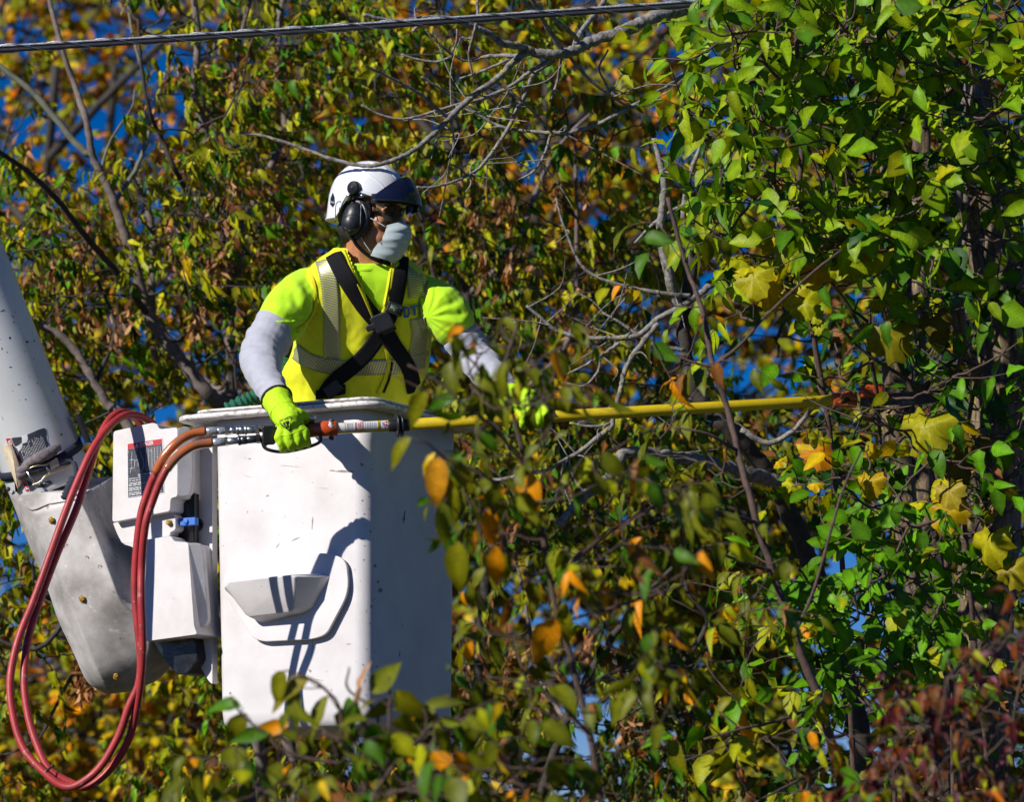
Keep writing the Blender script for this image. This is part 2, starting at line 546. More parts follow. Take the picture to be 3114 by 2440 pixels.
for q in ((1045, 1434, 70, 7, .05), (1010, 1432, 30, 4, 0), (1228, 1578, 9, 46, .1), (1231, 1560, 4, 20, .2), (1157, 1797, 24, 18, -.4), (1140, 1722, 12, 14, 0), (815, 1508, 14, 5, -.5), (950, 1590, 4, 46, .05), (1128, 1846, 10, 12, 0), (1215, 1990, 5, 26, .1), (760, 1396, 12, 5, 0), (900, 1640, 30, 4, -.4), (1150, 1770, 10, 12, .3), (845, 1660, 22, 3, -.9), (1060, 1960, 18, 4, 0), (700, 2110, 8, 10, 0)): marks.append(blot(*q))
for k in range(46):
    y = 2190-790*r3.random()**1.6; marks.append(blot(1112+(y-1350)*.028+r3.gauss(-8, 16), y, r3.uniform(2, 8), r3.uniform(2, 10), r3.uniform(0, 3), 7))
for k in range(45): marks.append(blot(r3.uniform(650, 1360), r3.uniform(1350, 2180), r3.uniform(1.5, 4), r3.uniform(2, 5), r3.uniform(0, 3), 6))
for k in range(5):
    a = r3.choice([-.5, .1, 1.5])+r3.uniform(-.2, .2); marks.append(blot(r3.uniform(670, 1080), r3.uniform(1400, 2150), r3.uniform(30, 80), 1.6, a, 8))
MT['scuff'] = mat('brown grey scuffs', (.36, .30, .26), (.20, .16, .14), 40, rough=.8)
V, F = join(*marks); mesh('scuff_marks', V, F, MT['scuff'], bucket, kind='stuff')
# step cover plate and its hooded pocket
P = smooth_poly([(672, 1790), (690, 1722), (985, 1680), (1052, 1700), (1062, 1800), (992, 1932), (948, 1946), (800, 1953), (768, 1942)], 45, 7)
V, F = prism(RP(P, .009), -NF*.012)
mesh('step_plate', V, F, MT['gelcoat'], bucket, bevel=.003)
base = smooth_poly([(681, 1792), (690, 1762), (975, 1744), (1004, 1754), (952, 1850), (930, 1866), (800, 1897), (775, 1884)], 7, 5)
frontp = smooth_poly([(684, 1784), (692, 1770), (884, 1749), (899, 1754), (894, 1855), (884, 1863), (758, 1878), (744, 1868)], 5, 5)
ringsP = [RP(base, .004), RP(base, .010)]
fo = lambda q: .052 + .060*np.clip(1-(q[:, 1]-1750)/128, 0, 1)
def ring_at(q, t, k=0):
    o = .010 + (fo(q)-.010)*t + k
    return np.array([rp(x, y, c) for (x, y), c in zip(q, o)])
for t in (.3, .55, .8, .93): ringsP.append(ring_at(base*(1-t)+frontp*t, t))
ringsP.append(ring_at(frontp*.985+frontp.mean(0)*.015, 1, .002))
ringsP.append(ring_at(frontp*.94+frontp.mean(0)*.06, 1, .003))
V, F = loft(ringsP)
mesh('step_pocket', V, F, MT['cover'], bucket)
# scuffs of brown dirt along the worn corner are in the gelcoat; the mount plate that carries the bucket
P = smooth_poly([(480, 1322), (646, 1318), (646, 2085), (632, 2070), (586, 1990), (583, 1962), (480, 1962)], 10, 4)
V, F = prism(RP(P, -.062), -NF*.03)
mesh('mount_plate', V, F, MT['cover'], bucket, bevel=.004)
for x, y, r in ((592, 1420, .017), (592, 1446, .017), (593, 1544, .014)):
    p = rp(x, y, -.063); V, F = lathe(p, NF, [(0, r*1.25), (.003, r*1.25), (.0032, r), (.012, r), (.014, r*.8)], 6 if y > 1500 else 14)
    mesh('bolt', V, F, MT['dark_bolt'], bucket, smooth=False)
p = rp(603, 1597, -.062); V, F = lathe(p, NF, [(0, .021), (.006, .021), (.0062, .012), (.002, .011)], 22)
mesh('grommet', V, F, MT['black_plastic'], bucket)
c = rp(574, 1588, .012)
V, F = join(box(c, .031, .011, .0125, [E1*-1, NF, ZV]), lathe(c + NF*.009 + E1*.002, NF, [(0, .0085), (.008, .0085), (.0085, .007)], 16))
mesh('blue_latch', V, F, MT['blue_clip'], bucket, bevel=.0015)
# two screws near the plate
# ------------------------------------------------------------------ cover panels with the danger sign
cover = thing('mount_cover', 'two off white cover panels with a danger sign, between boom and bucket', 'cover panel', rp(470, 1960, .0))
CO = .07
P = smooth_poly([(344, 1312), (464, 1286), (478, 1290), (484, 1306), (540, 1300), (540, 1512), (519, 1516), (517, 1556), (341, 1590)], 9, 4)
V, F = prism(RP(P, CO), -NF*.16)
up = mesh('upper_panel', V, F, MT['cover'], cover, bevel=.006)
P = smooth_poly([(540, 1300), (572, 1297), (585, 1316), (585, 1458), (578, 1508), (540, 1512)], 12, 4)
V, F = prism(np.array([rp(x, y, CO-.001-(x-540)*.0009) for x, y in P]), -NF*.018)
mesh('panel_flange', V, F, MT['flange'], cover, bevel=.003)
P = smooth_poly([(341, 1592), (519, 1558), (533, 1572), (534, 1612), (517, 1620), (517, 1630), (372, 1655), (347, 1608)], 8, 4)
V, F = prism(RP(P, CO-.03), -NF*.12)
mesh('middle_band', V, F, MT['cover'], cover, bevel=.006)
P = smooth_poly([(372, 1655), (519, 1630), (530, 1648), (572, 1650), (590, 1905), (600, 1930), (440, 1952), (436, 1700), (402, 1664)], 8, 4)
V, F = prism(RP(P, CO-.005), -NF*.15)
mesh('lower_panel', V, F, MT['cover'], cover, bevel=.006)
P = smooth_poly([(572, 1652), (604, 1652), (617, 1668), (633, 1885), (624, 1905), (590, 1907)], 12, 4)
V, F = prism(np.array([rp(x, y, CO-.006-(x-572)*.0009) for x, y in P]), -NF*.018)
mesh('panel_flange', V, F, MT['flange'], cover, bevel=.003)
p = rp(517, 1591, CO-.03); V, F = lathe(p, NF, [(0, .0105), (.004, .0105), (.0041, .0088), (.013, .0085), (.015, .006)], 6)
mesh('bolt', V, F, MT['yellow_bolt'], cover, smooth=False)
P = smooth_poly([(505, 1500), (590, 1500), (590, 1660), (505, 1660)], 5, 3)
V, F = prism(RP(P, -.008), -NF*.03)
mesh('dark_gap_plate', V, F, MT['black_plastic'], cover)
P = smooth_poly([(455, 1935), (590, 1935), (600, 2005), (570, 2050), (540, 2055), (500, 2010)], 12, 4)
V, F = prism(RP(P, -.01), -NF*.1)
mesh('grease_boot', V, F, MT['dark_grease'], cover, bevel=.012)
bv = bvh_obj(up)
c4 = np.array([(389, 1351), (493, 1335), (498, 1498), (391, 1513)], float)
def sub(c, u0, v0, u1, v1):
    f = lambda u, v: (c[0]*(1-u)+c[1]*u)*(1-v)+(c[3]*(1-u)+c[2]*u)*v
    return np.array([f(u0, v0), f(u1, v0), f(u1, v1), f(u0, v1)])
V, F = quad_decal(bv, sub(c4, -.02, -.015, 1.02, 1.015), 4, 4, .0012)
sign = mesh('danger_sign', V, F, MT['white_label'], cover)
V, F = quad_decal(bv, sub(c4, 0, .105, 1, 1), 4, 4, .0020); mesh('sign_panel', V, F, MT['navy_label'], sign)
V, F = quad_decal(bv, sub(c4, 0, 0, 1, .10), 4, 2, .0020); mesh('red_header', V, F, MT['red_label'], sign)
V, F = text_decal(bv, 'DANGER', sub(c4, .37, .015, .76, .085), .0028); mesh('lettering', V, F, MT['white_print'], sign)
tri = sub(c4, .22, .015, .32, .09); V = np.array([drop(bv, *p, .0028) for p in ((tri[0]+tri[1])/2, tri[2], tri[3])]); mesh('warning_triangle', V, [[0, 1, 2]], MT['white_print'], sign)
V, F = text_decal(bv, 'ELECTRICAL HAZARD', sub(c4, .30, .595, .99, .635), .0028); mesh('lettering', V, F, MT['white_print'], sign)
V, F = text_decal(bv, 'DEATH or SERIOUS INJURY will result', sub(c4, .03, .65, .97, .685), .0028); mesh('lettering', V, F, MT['white_print'], sign)
bars = []
r2 = random.Random(3)
for v in (.705, .745, .77, .795, .835, .86, .885, .925, .95, .972):
    u = .03
    while u < .93:
        w = r2.uniform(.04, .14); bars.append(quad_decal(bv, sub(c4, u, v-.006, min(u+w, .96), v+.006), 1, 1, .0028)); u += w+.018
for v in np.linspace(.14, .54, 12): bars.append(quad_decal(bv, sub(c4, .53, v, .97, v+.004), 2, 1, .0028))
for u in (.53, .60, .70, .78, .86, .96): bars.append(quad_decal(bv, sub(c4, u, .14, u+.007, .545), 1, 3, .0028))
for (u0, v0, u1, v1) in ((.13, .16, .10, .40), (.12, .42, .07, .55), (.36, .16, .46, .36), (.46, .36, .47, .48), (.47, .48, .36, .57), (.20, .33, .20, .45), (.2, .33, .3, .33), (.3, .33, .3, .45), (.05, .31, .2, .31), (.05, .47, .2, .47)):
    a = c4[0]*(1-u0)*(1-v0)+c4[1]*u0*(1-v0)+c4[3]*(1-u0)*v0+c4[2]*u0*v0
    b = c4[0]*(1-u1)*(1-v1)+c4[1]*u1*(1-v1)+c4[3]*(1-u1)*v1+c4[2]*u1*v1
    n = np.array([-(b-a)[1], (b-a)[0]]); n = n/np.linalg.norm(n)*.45
    bars.append(quad_decal(bv, [a+n, b+n, b-n, a-n], 2, 1, .0028))
V, F = join(*bars); mesh('fine_print', V, F, MT['white_print'], sign)

# ------------------------------------------------------------------ the boom
BD = 11.25
bA, bB = W(146, 1450, BD), W(-1500, -2776, BD)
boom = thing('boom_arm', 'grey tubular boom arm with peeling warning labels and bolted knuckle housing', 'boom arm', W(330, 2105, 11.2))
ax = (bB-bA)/np.linalg.norm(bB-bA)
prof = [(0, .135), (.004, .139)] + [(t, .140) for t in np.linspace(.02, np.linalg.norm(bB-bA), 24)]
V, F = lathe(bA - ax*.05, ax, prof, 48)
tubeo = mesh('tube', V, F, MT['boom'], boom)
rows = [[(18, 1479, 11.20), (97, 1546, 11.075), (237, 1512, 11.0), (341, 1452, 11.24)],
        [(80, 1640, 11.19), (150, 1690, 11.06), (285, 1610, 10.975), (362, 1580, 11.24)],
        [(143, 1790, 11.17), (197, 1790, 11.04), (338, 1755, 10.955), (430, 1700, 11.2)],
        [(176, 1887, 11.16), (230, 1880, 11.03), (372, 1835, 10.955), (480, 1790, 11.12)],
        [(222, 1985, 11.16), (264, 1965, 11.03), (440, 1895, 10.985), (545, 1860, 11.06)],
        [(262, 2072, 11.17), (300, 2045, 11.06), (452, 1990, 11.01), (535, 1985, 11.1)],
        [(300, 2100, 11.19), (328, 2100, 11.13), (420, 2085, 11.1), (500, 2045, 11.16)],
        [(322, 2112, 11.24), (336, 2112, 11.22), (400, 2104, 11.2), (470, 2075, 11.24)]]
rg = []
for r in rows:
    P = PTS(*r); a2 = P[0] + FW*.22; d2 = P[3] + FW*.16
    rg.append(np.array([P[0], P[1], P[2], P[3], d2, a2]))
rg = np.array(rg)
rg = np.stack([spline(rg[:, i], 5) for i in range(6)], 1)
rg = [smooth_poly(r, .007, 4) for r in rg]
V, F = loft(rg)
kn = mesh('knuckle_housing', V, F, MT['knuckle'], boom)
bvk = bvh_obj(kn)
e = np.array([drop(bvk, x, y, .001) for x, y in spline(np.array([(22, 1486), (60, 1520), (98, 1550), (150, 1533), (236, 1518)], float), 6)])
V, F = tube(e, .0035, 8); mesh('housing_edge', V, F, MT['knuckle'], boom)
for x, y in ((159, 1583), (252, 1823), (355, 2058)):
    p = drop(bvk, x, y, -.002); n = (CAMP-p)/np.linalg.norm(CAMP-p)*.8 + NF*.4; n /= np.linalg.norm(n)
    V, F = lathe(p, n, [(0, .014), (.003, .014), (.0031, .0095), (.012, .009), (.014, .006)], 6)
    mesh('bolt', V, F, MT['yellow_bolt'], boom, smooth=False)
bvt = bvh_obj(tubeo)
# beige bar riveted along the left of the tube
P = [drop(bvt, x, y, .002) for x, y in ((8, 1360), (-25, 1370), (10, 1480), (50, 1497), (58, 1490))]
V, F = prism(np.array(P), -FW*.014); mesh('beige_bar', V, F, MT['beige'], boom)
p = drop(bvt, 37, 1484, .015); V, F = lathe(p, -FW, [(0, .008), (.006, .007), (.008, .003)], 10); mesh('bolt', V, F, MT['dark_bolt'], boom)
P = np.array([W(x, y, 11.2) for x, y in ((224, 1262), (240, 1258), (272, 1345), (258, 1347))])
V, F = prism(P, FW*.06); mesh('black_bracket', V, F, MT['black_plastic'], boom, bevel=.003)
# peeling labels
S = lambda z: (z[0]/6.1, 1250+z[1]/6.1)
def pd(zpts, m, par, off, name, rings=3):
    V, F = poly_decal(bvt, [S(z) for z in zpts], off, rings); return mesh(name, V, F, m, par)
lab = pd([(500, 425), (650, 360), (800, 305), (850, 320), (885, 440), (885, 560), (905, 640), (890, 720), (760, 790), (620, 870), (560, 960), (480, 985), (300, 1000), (265, 960), (210, 790), (150, 660), (105, 510), (200, 490), (390, 470)], MT['white_label'], boom, .0008, 'warning_label', 5)
pd([(505, 440), (600, 400), (700, 355), (800, 318), (840, 330), (865, 430), (850, 470), (868, 560), (900, 600), (885, 700), (800, 745), (700, 800), (620, 850), (560, 940), (490, 970), (400, 975), (340, 860), (350, 750), (400, 700), (420, 610), (500, 580), (520, 520)], MT['navy_label'], lab, .0016, 'torn_text_block', 5)
pd([(112, 515), (200, 505), (230, 590), (262, 665), (235, 705), (160, 650)], MT['red_label'], lab, .0016, 'red_strip')
pd([(215, 790), (290, 745), (330, 830), (385, 970), (300, 985), (260, 930)], MT['red_label'], lab, .0016, 'red_strip')
pd([(215, 500), (330, 490), (395, 480), (400, 590), (330, 640), (280, 660), (245, 600)], MT['navy_label'], lab, .0016, 'torn_text_block')
def zt(s, z, m, par, off=.0026):
    V, F = text_decal(bvt, s, [S(p) for p in z], off); return mesh('lettering', V, F, m, par)
zt('GER', [(190, 690), (145, 545), (205, 525), (250, 672)], MT['white_print'], lab)
zt('DA', [(250, 845), (225, 775), (290, 755), (315, 830)], MT['white_print'], lab)
V = np.array([drop(bvt, *S(z), .0026) for z in ((275, 905), (355, 955), (300, 960))]); mesh('warning_triangle', V, [[0, 1, 2]], MT['white_print'], lab)
bars = []
for k in range(17):
    z0 = np.array([470+k*24, 960-k*16]); z1 = z0 + np.array([-130, -395])
    t = .0 if k > 3 else .0
    while t < .86:
        w = r2.uniform(.06, .16)
        if r2.random() < .9:
            a, b = z0+(z1-z0)*t, z0+(z1-z0)*min(t+w, .9)
            q = (a+b)/2
            if q[1] > 455+(800-q[0])*.30 and (q[0] > 520 or q[1] > 640):
                n = np.array([4.0, -1.4])
                bars.append(quad_decal(bvt, [S(a-n), S(a+n), S(b+n), S(b-n)], 1, 1, .0026))
        t += w + .03
V, F = join(*bars); mesh('fine_print', V, F, MT['white_print'], lab)
lab2 = pd([(402, 1285), (470, 1275), (650, 1330), (760, 1345), (900, 1370), (930, 1290), (990, 1360), (850, 1435), (650, 1440), (600, 1500), (520, 1515), (470, 1480)], MT['white_label'], boom, .0008, 'warning_label', 3)
pd([(490, 1290), (600, 1320), (900, 1375), (935, 1300), (980, 1355), (850, 1425), (650, 1430), (620, 1480), (560, 1495)], MT['navy_label'], lab2, .0016, 'torn_text_block')
pd([(408, 1290), (475, 1282), (550, 1495), (490, 1498)], MT['red_label'], lab2, .0016, 'red_strip')
zt('DA', [(445, 1350), (425, 1300), (470, 1285), (490, 1335)], MT['white_print'], lab2)
V = np.array([drop(bvt, *S(z), .0026) for z in ((475, 1400), (540, 1450), (490, 1460))]); mesh('warning_triangle', V, [[0, 1, 2]], MT['white_print'], lab2)

chips = []
def chip(x, y, w, h, a):
    pts = [(x+w*.5*math.cos(t)*r3.uniform(.5, 1.1)*math.cos(a)-h*.5*math.sin(t)*math.sin(a), y+w*.5*math.cos(t)*math.sin(a)+h*.5*math.sin(t)*r3.uniform(.5, 1.1)*math.cos(a)) for t in np.linspace(0, 2*math.pi, 9)[:-1]]
    return poly_decal(bvt, pts, .0006, 2)
for x, y, w, h, a in ((83, 1040, 14, 10, 0), (103, 1037, 5, 10, .2), (32, 1117, 12, 5, 0), (30, 1028, 10, 9, .3), (186, 1323, 9, 11, 0), (160, 1190, 4, 10, .4), (113, 1165, 5, 5, 0), (42, 980, 4, 12, .2), (8, 945, 20, 4, -.4), (38, 962, 3, 16, -.5), (58, 1170, 12, 4, 0), (200, 1230, 4, 6, 0), (78, 1215, 6, 4, .4), (6, 1060, 4, 10, 0)): chips.append(chip(x, y, w, h, a))
for k in range(26):
    y = r3.uniform(850, 1300); x = r3.uniform(0, max(12, (y-735)*.39-6)); chips.append(chip(x, y, r3.uniform(1.5, 5), r3.uniform(1.5, 3.5), r3.uniform(-.8, .8)))
V, F = join(*chips); mesh('paint_chips', V, F, MT['dark_bolt'], boom, kind='stuff')

# ------------------------------------------------------------------ the ratchet strap round the boom
strap = thing('ratchet_strap', 'dark blue ratchet strap with steel ratchet and grey rag around the boom', 'ratchet strap', W(120, 1440, 11.1))
sc_ = W(123, 1395, BD); tl = ax - FW*.22; tl /= np.linalg.norm(tl)
n1 = np.cross(tl, [0, 0, 1.]); n1 /= np.linalg.norm(n1); n2 = np.cross(tl, n1)
rg = []
for a in np.linspace(0, 2*math.pi, 61):
    v = n1*math.cos(a) + n2*math.sin(a)
    r = .1415/ math.sqrt(max(1-(v@ax)**2, .2))
    c = sc_ + v*(r+.002)
    rg.append([c-tl*.015, c+tl*.015, c+tl*.015+v*.003, c-tl*.015+v*.003])
V, F = loft(rg, cap=False); mesh('webbing', V, F, MT['blue_web'], strap)
def zd(x, y, off): return drop(bvt, x/6.1, 1250+y/6.1, off)
P = spline(np.array([zd(370, 1080, .012), zd(470, 1080, .016), zd(600, 960, .022), (zd(760, 860, .03)), zd(900, 790, .026), zd(1060, 690, .018)]), 8)
rr = np.interp(np.linspace(0, 1, len(P)), [0, .15, .4, .7, .9, 1], [.011, .016, .019, .019, .017, .011])
V, F = tube(P, rr, 14)
V = V + np.array([mnoise.noise_vector(Vector(v)*60) for v in V])*.004
mesh('rag', V, F, MT['rag'], strap)
P = spline(np.array([zd(400, 1180, .012), zd(470, 1150, .016), zd(580, 1090, .018)]), 6)
V, F = tube(P, np.linspace(.016, .012, len(P)), 12); V = V + np.array([mnoise.noise_vector(Vector(v)*70) for v in V])*.004
mesh('rag', V, F, MT['rag'], strap)
P = spline(np.array([zd(540, 1130, .012), zd(800, 1080, .016), zd(1080, 960, .018), zd(1270, 930, .014)]), 6)
V, F = tube(P, .0155, 10); mesh('ratchet_spool', V, F, MT['dark_steel'], strap)
for a, b in (((540, 1085), (690, 1345)), ((830, 1000), (930, 1190))):
    V, F = tube(np.array([zd(*a, .028), zd(*b, .028)]), .0045, 10); mesh('ratchet_bar', V, F, MT['steel'], strap)
P = spline(np.array([zd(650, 1365, .03), zd(780, 1310, .03), zd(860, 1210, .03), zd(1000, 1150, .03), zd(1200, 1060, .028), zd(1270, 960, .024)]), 6)
V, F = tube(P, .0032, 8); mesh('ratchet_frame', V, F, MT['brass_steel'], strap)
P = spline(np.array([zd(530, 1085, .032), zd(690, 1020, .034), zd(860, 1000, .034), zd(1000, 900, .03)]), 6)
V, F = tube(P, .0032, 8); mesh('ratchet_frame', V, F, MT['brass_steel'], strap)
V, F = quad_decal(bvt, [S((900, 960)), S((1010, 900)), S((1050, 1040)), S((940, 1120))], 3, 3, .033); mesh('ratchet_plate', V, F, MT['brass_steel'], strap)
# loose tail of the strap
P = spline(np.array([W(205, 1398, 11.1), W(226, 1408, 11.08), W(232, 1440, 11.06), W(228, 1462, 11.06)]), 6)
V, F = loft([[p-RT*.008, p+RT*.008, p+RT*.008-FW*.003, p-RT*.008-FW*.003] for p in P]); mesh('strap_tail', V, F, MT['blue_web'], strap)
P = spline(np.array([W(226, 1455, 11.05), W(210, 1490, 11.03), W(198, 1520, 11.02)]), 6)
V, F = tube(P, [.014+.004*(i % 2) for i in range(len(P))], 12); mesh('strap_roll', V, F, MT['blue_web'], strap)

# ------------------------------------------------------------------ the hydraulic pole saw
D0, D1 = 10.455, 10.88
def PD(x): return D0 + (D1-D0)*(x-870)/(2700-870)
def PY(x): return 1313 + (x-870)*(1206-1313)/(2750-870)
def PL(x, dy=0, dd=0): return W(x, PY(x)+dy, PD(x)+dd)
saw = thing('pole_saw', 'long yellow hydraulic pole saw with orange valve held in both gloves', 'pole saw', PL(870))
def rod(x0, x1, r, m, name, sides=20, prof=None, par=saw):
    a, b = PL(x0), PL(x1); L = np.linalg.norm(b-a)
    V, F = lathe(a, b-a, prof(L) if prof else [(0, r*.96), (.001, r), (L-.001, r), (L, r*.96)], sides)
    return mesh(name, V, F, m, par)
pole = rod(1238, 2535, .0182, MT['yellow_pole'], 'pole', 24)
lowpole = rod(1022, 1185, .0175, MT['yellow_pole'], 'label_tube', 24)
rod(1180, 1244, .0200, MT['black_plastic'], 'collar')
for x in (1203, 1216): rod(x, x+7, .0375, MT['black_plastic'], 'guard_ring', 26, lambda L: [(0, .018), (.0005, .035), (.003, .0375), (L-.001, .037), (L, .018)])
rod(935, 1024, .0235, MT['orange_paint'], 'valve_body', 18, lambda L: [(0, .020), (.004, .0235), (L*.45, .0235), (L*.5, .026), (L-.006, .026), (L, .022)])
rod(800, 940, .017, MT['black_plastic'], 'handle', 16)
V, F = lathe(PL(946, -18, -.005), UPV, [(0, .0105), (.012, .0105), (.0121, .0155), (.024, .0155), (.027, .013), (.0272, .006)], 18); mesh('plunger', V, F, MT['steel'], saw)
for dy in (-24, 27): 
    V, F = ball(PL(1008, dy, -.004), .0085); mesh('screw', V, F, MT['dark_bolt'], saw)
# manifold and trigger guard
c = PL(818, 8); V, F = box(c, .020, .018, .030, [(PL(900)-PL(800))/np.linalg.norm(PL(900)-PL(800)), FW, UPV]); mesh('manifold', V, F, MT['black_plastic'], saw, bevel=.006)
P = spline(np.array([W(801, 1328, D0), W(800, 1352, D0), W(815, 1368, D0), W(860, 1375, D0), W(915, 1366, D0), W(960, 1352, D0), W(975, 1340, D0), W(974, 1322, D0)]), 6)
V, F = loft([[p+n_*.010-b_*.005, p+n_*.010+b_*.005, p-n_*.010+b_*.005, p-n_*.010-b_*.005] for p, n_, b_ in [(q, FW, np.cross(FW, t)) for q, t in zip(P, frames(P)[0])]])
mesh('trigger_guard', V, F, MT['black_plastic'], saw, bevel=.002)
c = W(808, 1352, D0-.012); V, F = lathe(c, -FW, [(0, .006), (.003, .006), (.0035, .004)], 12); mesh('screw', V, F, MT['dark_steel'], saw)
# saw head among the leaves
h0 = PL(2530)
rod(2528, 2600, .024, MT['orange_paint'], 'saw_head', 16, lambda L: [(0, .021), (.005, .024), (L*.6, .024), (L*.62, .027), (L, .027)])
V, F = box(PL(2652, -22), .042, .028, .022, [(PL(900)-PL(800))/np.linalg.norm(PL(900)-PL(800)), FW, UPV]); mesh('motor_housing', V, F, MT['orange_paint'], saw, bevel=.012, seg=3)
for x in (2628, 2662): V, F = lathe(PL(x, -44), UPV, [(0, .009), (.006, .009), (.007, .006)], 10); mesh('bolt', V, F, MT['dark_steel'], saw)
V, F = box(PL(2760, 6), .16, .004, .02, [(PL(900)-PL(800))/np.linalg.norm(PL(900)-PL(800)), FW, UPV]); mesh('guide_bar', V, F, MT['dark_steel'], saw, bevel=.002)
# labels wrapped on the lower tube
bvp = bvh_obj(lowpole)
def lab4(x0, x1, t, b): return [(x0, PY(x0)+t), (x1, PY(x1)+t), (x1, PY(x1)+b), (x0, PY(x0)+b)]
V, F = quad_decal(bvp, lab4(1025, 1180, -15.6, 9), 8, 10, .0007); wl = mesh('label', V, F, MT['white_label'], saw)
V, F = quad_decal(bvp, lab4(1048, 1050.5, -14, 9), 1, 8, .0012); mesh('yellow_rule', V, F, MT['yellow_label'], wl)
V, F = quad_decal(bvp, lab4(1080, 1084, -14, 9), 1, 8, .0012); mesh('red_rule', V, F, MT['red_label'], wl)
V, F = quad_decal(bvp, lab4(1095, 1105, -15, 9), 2, 8, .0012); mesh('red_panel', V, F, MT['red_label'], wl)
V, F = quad_decal(bvp, lab4(1148, 1157, -15, 9), 2, 8, .0012); mesh('yellow_panel', V, F, MT['yellow_label'], wl)
def vert(s, x0, x1, t, b, m, off=.0018):
    q = lab4(x0, x1, t, b); V, F = text_decal(bvp, s, [q[1], q[2], q[3], q[0]], off); return mesh('lettering', V, F, m, wl)
vert('DANGER', 1096.5, 1103.5, -14, 8, MT['white_print']); vert('CAUTION', 1149.5, 1156, -13, 8, MT['black_print'])
bars = []
for x in (1056, 1060, 1066, 1071, 1088, 1091, 1110, 1116, 1121, 1126, 1131, 1137, 1142):
    t = -12.0
    while t < 6: w = r2.uniform(2, 6); bars.append(quad_decal(bvp, lab4(x, x+1.3, t, min(t+w, 8)), 1, 1, .0018)); t += w+1.2
V, F = join(*bars); mesh('fine_print', V, F, MT['black_print'], wl)
arc = [(1180, -13), (1172, -13), (1167, -9), (1170, -2), (1175, 1), (1180, 2)]
V, F = poly_decal(bvp, [(x, PY(x)+y) for x, y in arc], .0013); mesh('red_emblem', V, F, MT['red_label'], wl)
arc = [(1170, -11), (1174, -9), (1176, -5), (1172, -4), (1169, -7)]
V, F = poly_decal(bvp, [(x, PY(x)+y) for x, y in arc], .0019); mesh('emblem_mark', V, F, MT['white_print'], wl)
q = [(1164, PY(1164)-12), (1160, PY(1160)-10), (1172, PY(1172)+9), (1177, PY(1177)+6)]
V, F = text_decal(bvp, 'TIRE U.S.A.', [q[0], q[3], q[2], q[1]], .0018); mesh('lettering', V, F, MT['blue_print'], wl)
bvo = bvh_obj([o for o in COL.objects if o.name.startswith('valve_body')][0])
V, F = poly_decal(bvo, smooth_poly([(997, 1275), (1012, 1274), (1014, 1296), (1006, 1302), (998, 1296)], 5, 3), .0010); el = mesh('oval_label', V, F, MT['white_label'], saw)
V, F = text_decal(bvo, 'RELIABLE', [(1012, 1279), (1013, 1298), (1007, 1299), (1006, 1280)], .0018); mesh('lettering', V, F, MT['black_print'], el)
# couplings
def chain(pts, specs, par=saw):
    a, b = np.array(pts[0]), np.array(pts[1]); L = np.linalg.norm(b-a); u = (b-a)/L
    for t0, t1, r, m, nm, s in specs:
        l = (t1-t0)*L; V, F = lathe(a+u*L*t0, u, [(0, r*.9), (.0012, r), (l-.0012, r), (l, r*.9)], s); mesh(nm, V, F, MT[m], par, smooth=s > 8)
HD = D0-.005
chain((W(628, 1313, HD), W(800, 1306, HD)), [(0, .20, .0140, 'clear_ferrule', 'ferrule', 18), (.20, .33, .0118, 'clear_ferrule', 'ferrule', 18), (.325, .42, .0150, 'steel', 'hex_nut', 6), (.42, .53, .0120, 'steel', 'coupling', 18), (.53, .58, .0155, 'steel', 'coupling', 18), (.58, .68, .0135, 'steel', 'coupling_sleeve', 18), (.68, .72, .0155, 'steel', 'coupling', 18), (.72, .86, .0125, 'steel', 'coupling', 18), (.86, .94, .0145, 'steel', 'hex_nut', 6), (.94, 1.02, .0095, 'dark_bolt', 'nipple', 14)])
chain((W(648, 1347, HD), W(800, 1334, HD)), [(0, .24, .0140, 'clear_ferrule', 'ferrule', 18), (.24, .30, .0150, 'steel', 'hex_nut', 6), (.30, .50, .0115, 'steel', 'coupling', 18), (.50, .56, .0155, 'dark_steel', 'coupling', 18), (.56, .68, .0138, 'dark_steel', 'coupling_sleeve', 18), (.68, .86, .0125, 'dark_steel', 'coupling', 18), (.86, .95, .0145, 'dark_steel', 'hex_nut', 6), (.95, 1.02, .0095, 'dark_bolt', 'nipple', 14)])

# ------------------------------------------------------------------ red hydraulic hoses
hA = [(628, 1313, HD), (590, 1319, HD-.005), (550, 1338, 10.43), (510, 1376, 10.425), (482, 1420, 10.425), (452, 1490, 10.435), (428, 1570, 10.435), (414, 1690, 10.44), (410, 1800, 10.44), (418, 1900, 10.43), (428, 2000, 10.43), (422, 2080, 10.43), (392, 2150, 10.43), (360, 2240, 10.43), (304, 2335, 10.43), (238, 2388, 10.43), (190, 2392, 10.44), (134, 2350, 10.46), (73, 2280, 10.5), (40, 2180, 10.54), (31, 2070, 10.58), (55, 1948, 10.63), (103, 1826, 10.68), (152, 1690, 10.73), (201, 1552, 10.78), (238, 1460, 10.82), (281, 1368, 10.87), (330, 1300, 10.94), (375, 1266, 11.0), (412, 1263, 11.06), (445, 1275, 11.12), (470, 1296, 11.16), (480, 1330, 11.2)]
